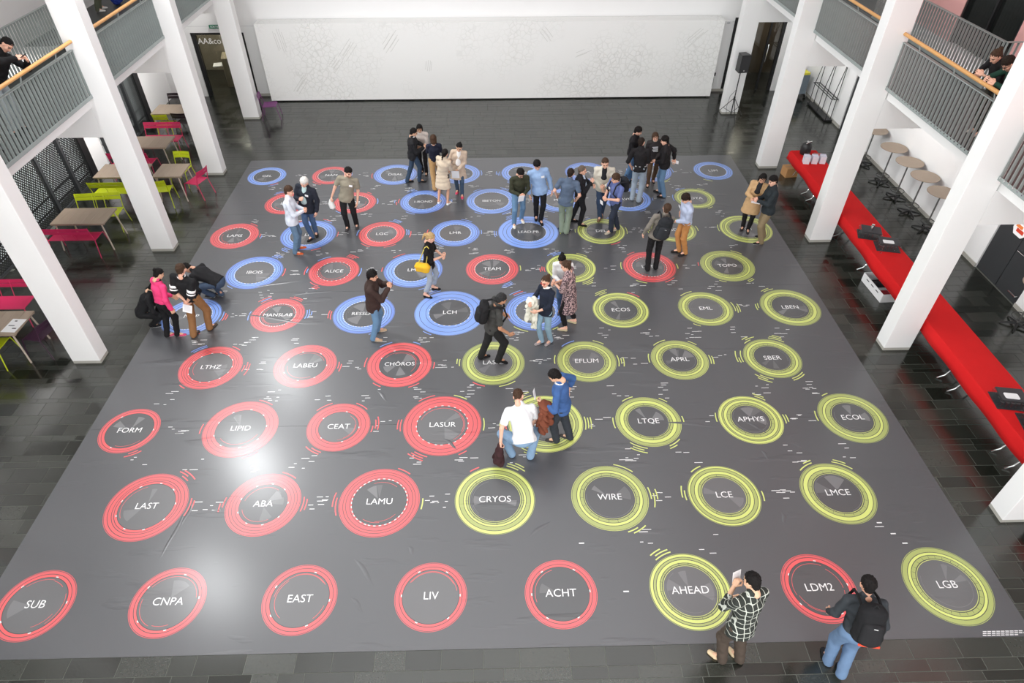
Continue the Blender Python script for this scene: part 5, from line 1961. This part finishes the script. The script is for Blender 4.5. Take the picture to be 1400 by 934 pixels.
# pair at the circle lettered ECHO
J = person('man in white shirt and light jeans bending down with legs apart', (697, 620), (726, 622), 12, 1.76, None, lean=(42, 3), look=(30, -20), arms=('side', 'knee'), top=((222, 224, 226), 'short', -0.03), trousers=(124, 152, 180), shoes=((160, 86, 50), (120, 64, 40)), hair=('short', 'brown'), skin='fair', drop=0.30, back=-0.20, knee_out=0.5, h=0.013, legw=1.15, belt=(26, 26, 28), fyaw=(20, -25), loose=0.01)
o = placed(J, 'carried_jacket', 'dark jacket bundle hanging from the hand of the man in white', 'jacket', (0, 0, 0))
p = J['hand'][-1]
V, Q = mesh_field([Cap(p, p + np.array([-0.03, -0.02, -0.30]), 0.05, 0.09, (0, 1, 0), 1.3)], h=0.015, folds=0.03, seed=5)
link('folded_cloth', np_mesh('folded_cloth', V, Q, [cloth((56, 34, 36))]), o)
V, Q = mesh_field([Cap(p + np.array([0, 0.05, -0.1]), p + np.array([-0.08, 0.07, -0.32]), 0.04, 0.05)], h=0.015)
link('sleeve', np_mesh('sleeve', V, Q, [cloth((48, 28, 30))]), o)
J = person('man in blue sweater with a brown jacket over his arm', (755, 604), (774, 599), 72, 1.78, (763, 507), look=(38, 5), arms=('carry', ((0.02, -0.03, -0.26), (1, -0.7, 0), 'flat')), top=((62, 94, 146), 'rolled', -0.06), trousers=(50, 54, 60), shoes=((60, 56, 54), (225, 222, 215)), hair=('crop', 'black'), skin='asian', h=0.013, legw=1.1, loose=0.004, collar=(235, 235, 235))
draped(J, -1, 'reddish brown jacket draped over the arm of the man in blue', (118, 66, 48), length=0.55)
sheet(J, -1, 'white slip held by the man in blue sweater', 0.08, 0.2, tilt=80, off=(0.0, 0.05, 0.14))
# walking man with cap
J = person('man in black T-shirt and black cap striding across', (686, 497), (662, 489), -78, 1.80, (684, 402), look=(15, 5), arms=('fore', 'fore'), top=((64, 64, 62), 'short', -0.05), trousers=(34, 34, 34), shoes=((24, 24, 26), (70, 70, 72)), hair=('cap', 'black'), skin='tan', h=0.014, lift=(0, 0.04), beard=True, legw=1.1)
backpack(J, 'black backpack on the striding man with cap', (28, 28, 30))
# group by the circle lettered TRACE
J = person('woman in navy top and white scarf carrying a cream jacket', (737, 470), (750, 470), 128, 1.68, (749, 376), look=(18, 5), arms=('low', 'carry'), top=((30, 36, 50), 'rolled', -0.04), trousers=(136, 164, 182), shoes=((150, 140, 140), (200, 196, 190)), hair=('bun', 'brown'), skin='fair', female=True, h=0.014, collar=('s', (232, 232, 230)))
glasses(J, (200, 60, 60))
draped(J, 1, 'cream coloured jacket hanging from the arm of the woman in navy', (222, 220, 206), length=0.60, seed=9)
J = person('woman in long patterned tunic with bare ankles', (769, 452), (782, 441), 68, 1.72, (776, 357), look=(14, 8), arms=('front', 'front'), top=((110, 90, 96), 'elbow', -0.24), trousers=(22, 20, 22), shoes=((186, 172, 140), (170, 156, 128)), hair=('bun', 'brown'), skin='fair', female=True, h=0.014, pattern=floral(), bare=0.09, loose=0.008)
J = person('woman with white top and jeans behind the patterned tunic', (765, 428), (772, 423), 168, 1.66, (768, 348), look=(22, 0), arms=('front', 'front'), top=((225, 225, 225), 'long', -0.05), trousers=(70, 92, 122), shoes=((60, 66, 84), (60, 66, 84)), hair=('bun', 'black'), skin='light', female=True, h=0.017)
# man photographing and woman with the yellow bag
J = person('man in dark brown jacket taking a picture with his phone', (521, 453), (515, 466), -86, 1.76, (505, 370), look=(12, 0), arms=('phone', 'phone'), top=((58, 44, 40), 'long', -0.08), trousers=(96, 130, 160), shoes=((176, 150, 124), (230, 226, 216)), hair=('full', 'black'), skin='light', h=0.014, loose=0.011)
sheet(J, -1, 'small dark phone held up by the man in brown', 0.075, 0.14, m=mat('phone_red', srgb(84, 40, 44), 0.3), tilt=80, off=(0.05, 0.03, 0.05), name='phone', cat='phone', t=0.009)
J = person('blonde woman in black top and grey trousers wearing heels', (585, 407), (596, 396), -98, 1.70, (585, 318), look=(25, 0), arms=('front', 'front'), top=((24, 22, 22), 'elbow', -0.08), trousers=(156, 164, 174), shoes=((28, 26, 28), (28, 26, 28)), hair=('pony', 'blonde'), skin='fair', female=True, h=0.014, bare=0.10)
H = J['H']
bg = thing('shoulder_bag', 'mustard yellow shoulder bag on the blonde woman', 'bag', tuple(J['w']((0, 0, 0))), J['yaw'])
pb = J['pel'] + J['r'] * 0.15 * H + J['T'] * 0.055 * H - J['f'] * 0.05 * H
V, Q = mesh_field([Cap(pb - J['f'] * 0.09 - J['T'] * 0.05, pb + J['f'] * 0.09 - J['T'] * 0.05, 0.075, 0.075, J['T'], 1.6)], h=0.014, folds=0.015)
link('pouch', np_mesh('pouch', V, Q, [cloth((226, 176, 46))]), bg)
for o_ in (-0.08, 0.08):
    MB().tube([tuple(pb + J['f'] * o_ + J['T'] * 0.06), tuple(J['sh'][1] + J['f'] * (o_ * .5) + J['T'] * 0.055), tuple(J['sh'][1] - J['r'] * 0.03 + J['T'] * 0.07)], 0.011, 6).build('strap', cloth((196, 180, 90)), bg, True)
# trio by the blue circle near the tables
J = person('woman in bright pink jacket and pink trainers', (234, 459), (248, 459), -38, 1.66, (212, 368), look=(25, -5), arms=('low', 'hang'), top=((226, 66, 120), 'long', 0.03), trousers=(22, 22, 24), shoes=((196, 70, 104), (232, 220, 222)), hair=('bun', 'black'), skin='asian', female=True, h=0.014, loose=0.011, legw=1.1, fyaw=(-20, -45), collar=(30, 26, 28))
person('person in black crouching behind the pink jacket', (213, 444), (221, 440), -70, 1.66, None, lean=(35, 0), look=(20, 0), arms=('knee', 'knee'), top=((26, 26, 28), 'long', -0.02), trousers=(24, 24, 26), shoes=((30, 30, 32), (235, 235, 235)), hair=('short', 'black'), skin='asian', drop=0.50, back=-0.22, h=0.017, knee_out=0.3)
J = person('man in black sweater with white sleeve stripes, hands behind his back', (268, 458), (291, 448), -18, 1.80, (242, 364), look=(22, 12), arms=('behind', 'behind'), top=((28, 28, 30), 'elbow', -0.02), trousers=(134, 96, 62), shoes=((72, 62, 56), (60, 54, 50)), hair=('crop', 'brown'), skin='fair', h=0.014, loose=0.008, legw=1.12, capmax=22, collar=(236, 236, 236))
for s_ in (-1, 1):
    bands(J, s_, 0.56, 0.74, (236, 236, 236))
    bands(J, s_, 0.82, 0.92, (236, 236, 236))
sheet(J, 1, 'white folded sheet held behind the back of the striped sleeve man', 0.22, 0.16, tilt=62, off=(0.03, -0.06, -0.08))
J = person('man in black jacket crouching low over the mat', (288, 406), (300, 404), 78, 1.76, None, lean=(62, 0), look=(18, 0), arms=('reach', 'reach'), top=((30, 30, 32), 'long', -0.02), trousers=(62, 76, 96), shoes=((60, 60, 62), (214, 214, 214)), hair=('short', 'black'), skin='light', drop=0.50, back=-0.22, h=0.015, knee_out=0.25, loose=0.01)
sheet(J, -1, 'folded white paper in the hands of the crouching man', 0.14, 0.2, tilt=50, off=(0, 0.05, 0.02))
# pair on the blue circle and the man in olive
J = person('man in white shirt and jeans with rust coloured shoes', (408, 348), (412, 340), -84, 1.76, (391, 254), look=(14, 0), arms=('front', 'front'), top=((212, 218, 228), 'long', -0.06), trousers=(96, 122, 146), shoes=((186, 84, 46), (216, 204, 190)), hair=('full', 'brown'), skin='fair', loose=0.006)
J = person('white-haired man in dark blazer and light shirt', (425, 328), (433, 322), 166, 1.78, (417, 241), look=(22, -12), arms=('hang', 'chest'), top=((40, 44, 54), 'long', -0.09), trousers=(70, 92, 124), shoes=((30, 28, 30), (30, 28, 30)), hair=('full', 'white'), skin='fair', inner=(182, 206, 206), loose=0.012, fyaw=(30, -10))
badge(J, -1)
J = person('bearded man in olive T-shirt and black trousers', (488, 311), (475, 314), 182, 1.78, (477, 228), look=(8, 38), arms=('hang', ((0.08, 0.02, -0.31), (0.5, -1, 0), 'grip')), top=((142, 136, 120), 'short', -0.06), trousers=(30, 30, 32), shoes=((62, 60, 62), (50, 48, 50)), hair=('full', 'black'), skin='fair', beard=True, legw=1.05)
badge(J, -1)
hb = placed(J, 'carry_bag', 'white rolled bag in the hand of the man in olive', 'bag', J['hand'][1])
MB().tube([(0, 0, 0.02), (0.01, 0, -0.08), (-0.02, 0.02, -0.2), (-0.02, 0.02, -0.24)], [0.03, 0.07, 0.075, 0.03], 10).build('pouch', cloth((226, 226, 224)), hb, True)
MB().tube([(-0.03, 0, 0.0), (0, 0, 0.06), (0.03, 0, 0.0)], 0.008, 6).build('loop', cloth((200, 200, 198)), hb, True)
# group of five
person('man in black blazer and dark jeans standing with legs apart', (560, 249), (577, 249), -84, 1.74, (564, 178), look=(18, 0), arms=('front', 'front'), top=((34, 34, 36), 'long', -0.08), trousers=(52, 68, 88), shoes=DKSH, hair=('short', 'black'), skin='asian', loose=0.011, collar=(225, 225, 225))
person('woman in beige knit top and black trousers', (583, 240), (577, 237), 170, 1.66, (574, 177), look=(20, 10), arms=('front', 'front'), top=((198, 188, 180), 'long', -0.05), trousers=(26, 24, 26), shoes=((30, 28, 28), (200, 196, 190)), hair=('long', 'black'), skin='asian', female=True, loose=0.006)
person('woman in navy sweater and camel trousers', (594, 259), (601, 254), 6, 1.66, (592, 186), look=(18, 0), arms=('front', 'front'), top=((32, 36, 52), 'long', -0.01), trousers=(180, 144, 98), shoes=((50, 40, 36), (50, 40, 36)), hair=('bob', 'brown'), skin='fair', female=True, collar=(232, 232, 232), legw=1.2, loose=0.004)
person('woman in short cream coat with bare legs and white flats', (601, 277), (614, 279), -24, 1.66, (611, 209), look=(12, 0), arms=('front', 'front'), top=((206, 190, 168), 'long', -0.23), trousers=(32, 30, 34), shoes=((238, 238, 238), (225, 225, 225)), hair=('pony', 'black'), skin='light', female=True, bare=0.27, loose=0.009, legw=1.25)
J = person('woman in beige trench coat and pink trainers', (632, 270), (625, 264), 176, 1.68, (629, 196), look=(18, -6), arms=('low', 'hang'), top=((198, 178, 158), 'long', -0.20), trousers=(66, 84, 104), shoes=((214, 62, 98), (226, 200, 206)), hair=('pony', 'black'), skin='asian', female=True, inner=(235, 232, 228), loose=0.010)
sheet(J, -1, 'white paper in the hand of the woman in the trench coat', 0.2, 0.26, tilt=70, off=(0, 0.04, -0.04))
# centre row
J = person('bearded man in dark green sweater and washed jeans', (714, 303), (703, 310), 192, 1.74, (711, 229), look=(25, 20), arms=('front', 'front'), top=((54, 56, 42), 'long', -0.02), trousers=(98, 130, 160), shoes=((226, 224, 214), (226, 224, 214)), hair=('full', 'black'), skin='fair', beard=True)
glasses(J)
sheet(J, -1, 'folded white leaflet held by the man in dark green', 0.14, 0.22, tilt=65, off=(0.03, 0.05, 0.0))
J = person('man in light blue shirt and black trousers looking down', (740, 306), (733, 300), 186, 1.82, (733, 217), look=(30, -8), arms=('hang', 'hang'), top=((146, 174, 212), 'long', -0.06), trousers=(28, 28, 32), shoes=DKSH, hair=('full', 'black'), skin='fair', loose=0.006)
badge(J, -1)
person('man in slate blue T-shirt and sage trousers seen from behind', (766, 316), (776, 318), -14, 1.78, (781, 231), look=(8, -8), arms=('pocket', 'pocket'), top=((84, 98, 118), 'short', -0.07), trousers=(122, 134, 118), shoes=((50, 54, 64), (228, 228, 228)), hair=('crop', 'dark'), skin='fair', legw=1.12, fyaw=(34, -20))
person('older man in black suit with hands raised in talk', (784, 303), (796, 309), -100, 1.74, (794, 227), look=(10, -8), arms=('front', 'chest'), top=((30, 30, 34), 'long', -0.08), trousers=(28, 28, 32), shoes=DKSH, hair=('crop', 'grey'), skin='fair', inner=(190, 206, 226), loose=0.010)
J = person('man in pale beige jacket and dark jeans', (819, 301), (822, 296), 168, 1.80, (828, 215), look=(18, 12), arms=('front', 'low'), top=((206, 200, 186), 'long', -0.05), trousers=(56, 72, 98), shoes=((116, 92, 66), (96, 78, 58)), hair=('crop', 'brown'), skin='fair', inner=(36, 36, 40), loose=0.010)
J = person('man in blue polo shirt and dark jeans with day pack', (841, 315), (832, 319), 118, 1.76, (844, 237), look=(10, -18), arms=('front', 'front'), top=((96, 108, 158), 'short', -0.06), trousers=(46, 52, 66), shoes=((176, 168, 150), (206, 200, 186)), hair=('full', 'brown'), skin='fair', legw=1.08)
badge(J, 1)
backpack(J, 'black day pack worn by the man in the blue polo', (34, 36, 42), size=0.85)
sheet(J, 1, 'white cup lid shaped card held by the man in blue polo', 0.11, 0.11, tilt=80, off=(0.02, 0.05, -0.06))
# group of four
person('man in black hoodie and blue jeans', (856, 250), (863, 248), -112, 1.78, (871, 178), look=(18, 0), arms=('low', 'low'), top=((28, 26, 28), 'rolled', -0.03), trousers=(84, 116, 150), shoes=DKSH, hair=('full', 'black'), skin='fair', beard=True, loose=0.009)
J = person('man in black T-shirt and light grey jeans seen from behind', (874, 275), (864, 272), -22, 1.76, (877, 188), look=(8, -10), arms=('pocket', 'low'), top=((28, 26, 28), 'elbow', -0.03), trousers=(148, 160, 172), shoes=((204, 198, 186), (214, 210, 200)), hair=('short', 'dark'), skin='fair', legw=1.12, belt=(190, 190, 190))
J = person('woman with long brown hair, printed dark sweater and brown trousers', (885, 256), (893, 250), 172, 1.70, (894, 183), look=(14, 6), arms=('low', 'hang'), top=((52, 48, 48), 'long', -0.04), trousers=(86, 66, 50), shoes=((40, 36, 36), (224, 222, 216)), hair=('long', 'brown'), skin='fair', female=True, loose=0.006, collar=(200, 190, 176))
for k in range(4):
    pz = J['chest'] + J['T'] * (0.05 - 0.045 * k) + J['f'] * (0.082 * 1.70 + 0.014)
    MB().add([tuple(pz + J['r'] * x + J['T'] * z) for x, z in ((-.075, 0), (.075 - .02 * (k % 2), 0), (.075 - .02 * (k % 2), .024), (-.075, .024))], [(0, 1, 2, 3)]).build('sweater_print', PAPER, J['root'])
J = person('man in black leather jacket and blue jeans', (899, 263), (904, 270), 74, 1.76, (912, 186), look=(14, 0), arms=('low', 'back'), top=((32, 30, 32), 'long', -0.03), trousers=(98, 128, 158), shoes=DKSH, hair=('full', 'black'), skin='fair', loose=0.010)
sheet(J, 1, 'white paper held low by the man in the leather jacket', 0.18, 0.2, tilt=10, off=(0.05, -0.02, -0.03))
# pair by the red circle
J = person('man in grey shirt and black trousers with large black backpack', (884, 368), (896, 366), -4, 1.78, (915, 280), look=(12, -10), arms=('hang', 'front'), top=((122, 116, 108), 'long', -0.03), trousers=(24, 24, 26), shoes=((34, 34, 38), (44, 44, 48)), hair=('crop', 'brown'), skin='fair', h=0.015, capmax=18)
backpack(J, 'large black backpack worn over the grey shirt', (36, 38, 42), size=1.15)
J = person('man in pale blue shirt and tan trousers, hand on hip', (924, 345), (933, 349), 96, 1.78, (940, 267), look=(24, 0), arms=('low', 'hip'), top=((176, 186, 210), 'long', -0.02), trousers=(182, 128, 76), shoes=((38, 32, 32), (38, 32, 32)), hair=('full', 'dark'), skin='fair', h=0.015, belt=(40, 32, 28), loose=0.006, fyaw=(15, -5))
badge(J, 1)
# pair by the column
J = person('woman in open tan coat and black trousers reading a tablet', (1022, 318), (1014, 314), 156, 1.70, (1046, 236), look=(28, 5), arms=('front', 'front'), top=((186, 152, 112), 'long', -0.19), trousers=(26, 24, 26), shoes=((44, 40, 40), (50, 46, 46)), hair=('long', 'black'), skin='light', female=True, inner=(38, 36, 38), loose=0.010, capmax=20)
sheet(J, -1, 'pale tablet resting on the forearm of the woman in the tan coat', 0.2, 0.26, tilt=15, off=(-0.08, 0.06, 0.03), m=mat('tablet_pale', (0.7, 0.7, 0.72), 0.3), name='tablet', cat='tablet', t=0.01)
person('man in dark navy jacket and khaki trousers gesturing', (1039, 325), (1036, 334), 84, 1.78, (1062, 240), look=(20, 10), arms=('front', 'front'), top=((38, 44, 48), 'long', -0.05), trousers=(128, 112, 86), shoes=((30, 30, 32), (206, 204, 198)), hair=('full', 'black'), skin='fair', loose=0.011, capmax=20, legw=1.1)
# people on the galleries
J = person('man in black sweater leaning on the balcony handrail', (-8.78, 7.20), (-8.78, 7.46), -100, 1.76, (20, 52), capmax=34, lean=(22, 0), look=(35, 5), arms=('rail', 'rail'), top=((24, 24, 26), 'long', -0.02), trousers=(168, 180, 184), shoes=((34, 34, 36), (40, 40, 42)), hair=('short', 'black'), skin='fair', z0=3.77, pxfeet=False, loose=0.012)
sheet(J, 1, 'small dark phone in the hands of the man at the balcony', 0.07, 0.13, m=PLASTIC, tilt=30, off=(0, 0.04, 0.03), name='phone', cat='phone', t=0.01)
person('visitor in dark clothes beside the leaning man at the balcony', (-8.74, 6.28), (-8.74, 6.48), -92, 1.72, None, lean=(12, 0), look=(20, 0), arms=('rail', 'rail'), top=((60, 56, 58), 'rolled', -0.02), trousers=(70, 84, 70), shoes=((34, 34, 36), (40, 40, 42)), hair=('short', 'dark'), skin='fair', z0=3.77, pxfeet=False)
person('woman in black top with red hair bun leaning on the balcony handrail', (8.95, 6.86), (8.95, 6.68), 98, 1.66, (1366, 66), capmax=34, lean=(20, 0), look=(16, 0), arms=('rail', ((-0.08, 0.20, 0.0), (0.8, 0.1, -0.9), 'grip')), top=((30, 28, 30), 'elbow', -0.03), trousers=(52, 50, 44), shoes=((190, 186, 176), (200, 196, 190)), hair=('bun', 'brown'), skin='fair', female=True, z0=3.77, pxfeet=False)
J = person('bearded man in dark green sweater leaning on the balcony handrail', (8.95, 6.30), (8.95, 6.10), 90, 1.72, (1382, 75), capmax=34, lean=(22, 0), look=(18, 0), arms=('rail', 'rail'), top=((30, 62, 50), 'long', -0.02), trousers=(60, 62, 54), shoes=((190, 186, 176), (200, 196, 190)), hair=('full', 'dark'), skin='fair', z0=3.77, pxfeet=False, beard=True)
glasses(J)
person('person in olive trousers and white trainers on the far gallery', (-10.95, 15.75), (-10.88, 15.45), -60, 1.76, None, lean=(3, 0), arms=('hang', 'hang'), top=((60, 60, 64), 'long', -0.03), trousers=(96, 100, 84), shoes=((232, 230, 226), (220, 218, 212)), hair=('short', 'dark'), skin='fair', z0=3.77, pxfeet=False)
b = thing('sports_bag', 'blue bag standing on the gallery floor by olive trousers', 'bag', (-10.72, 16.25, 3.77))
V, Q = mesh_field([Cap((0, -0.08, 0.14), (0, 0.08, 0.16), 0.14, 0.13)], h=0.016, cuts=[plane((0, 0, 0), (0, 0, -1))], folds=0.015)
link('pouch', np_mesh('pouch', V, Q, [cloth((44, 66, 160))]), b)
MB().tube([(0, -0.08, 0.26), (0, -0.04, 0.36), (0, 0.04, 0.36), (0, 0.08, 0.27)], 0.01, 6).build('handle', cloth((40, 44, 70)), b, True)
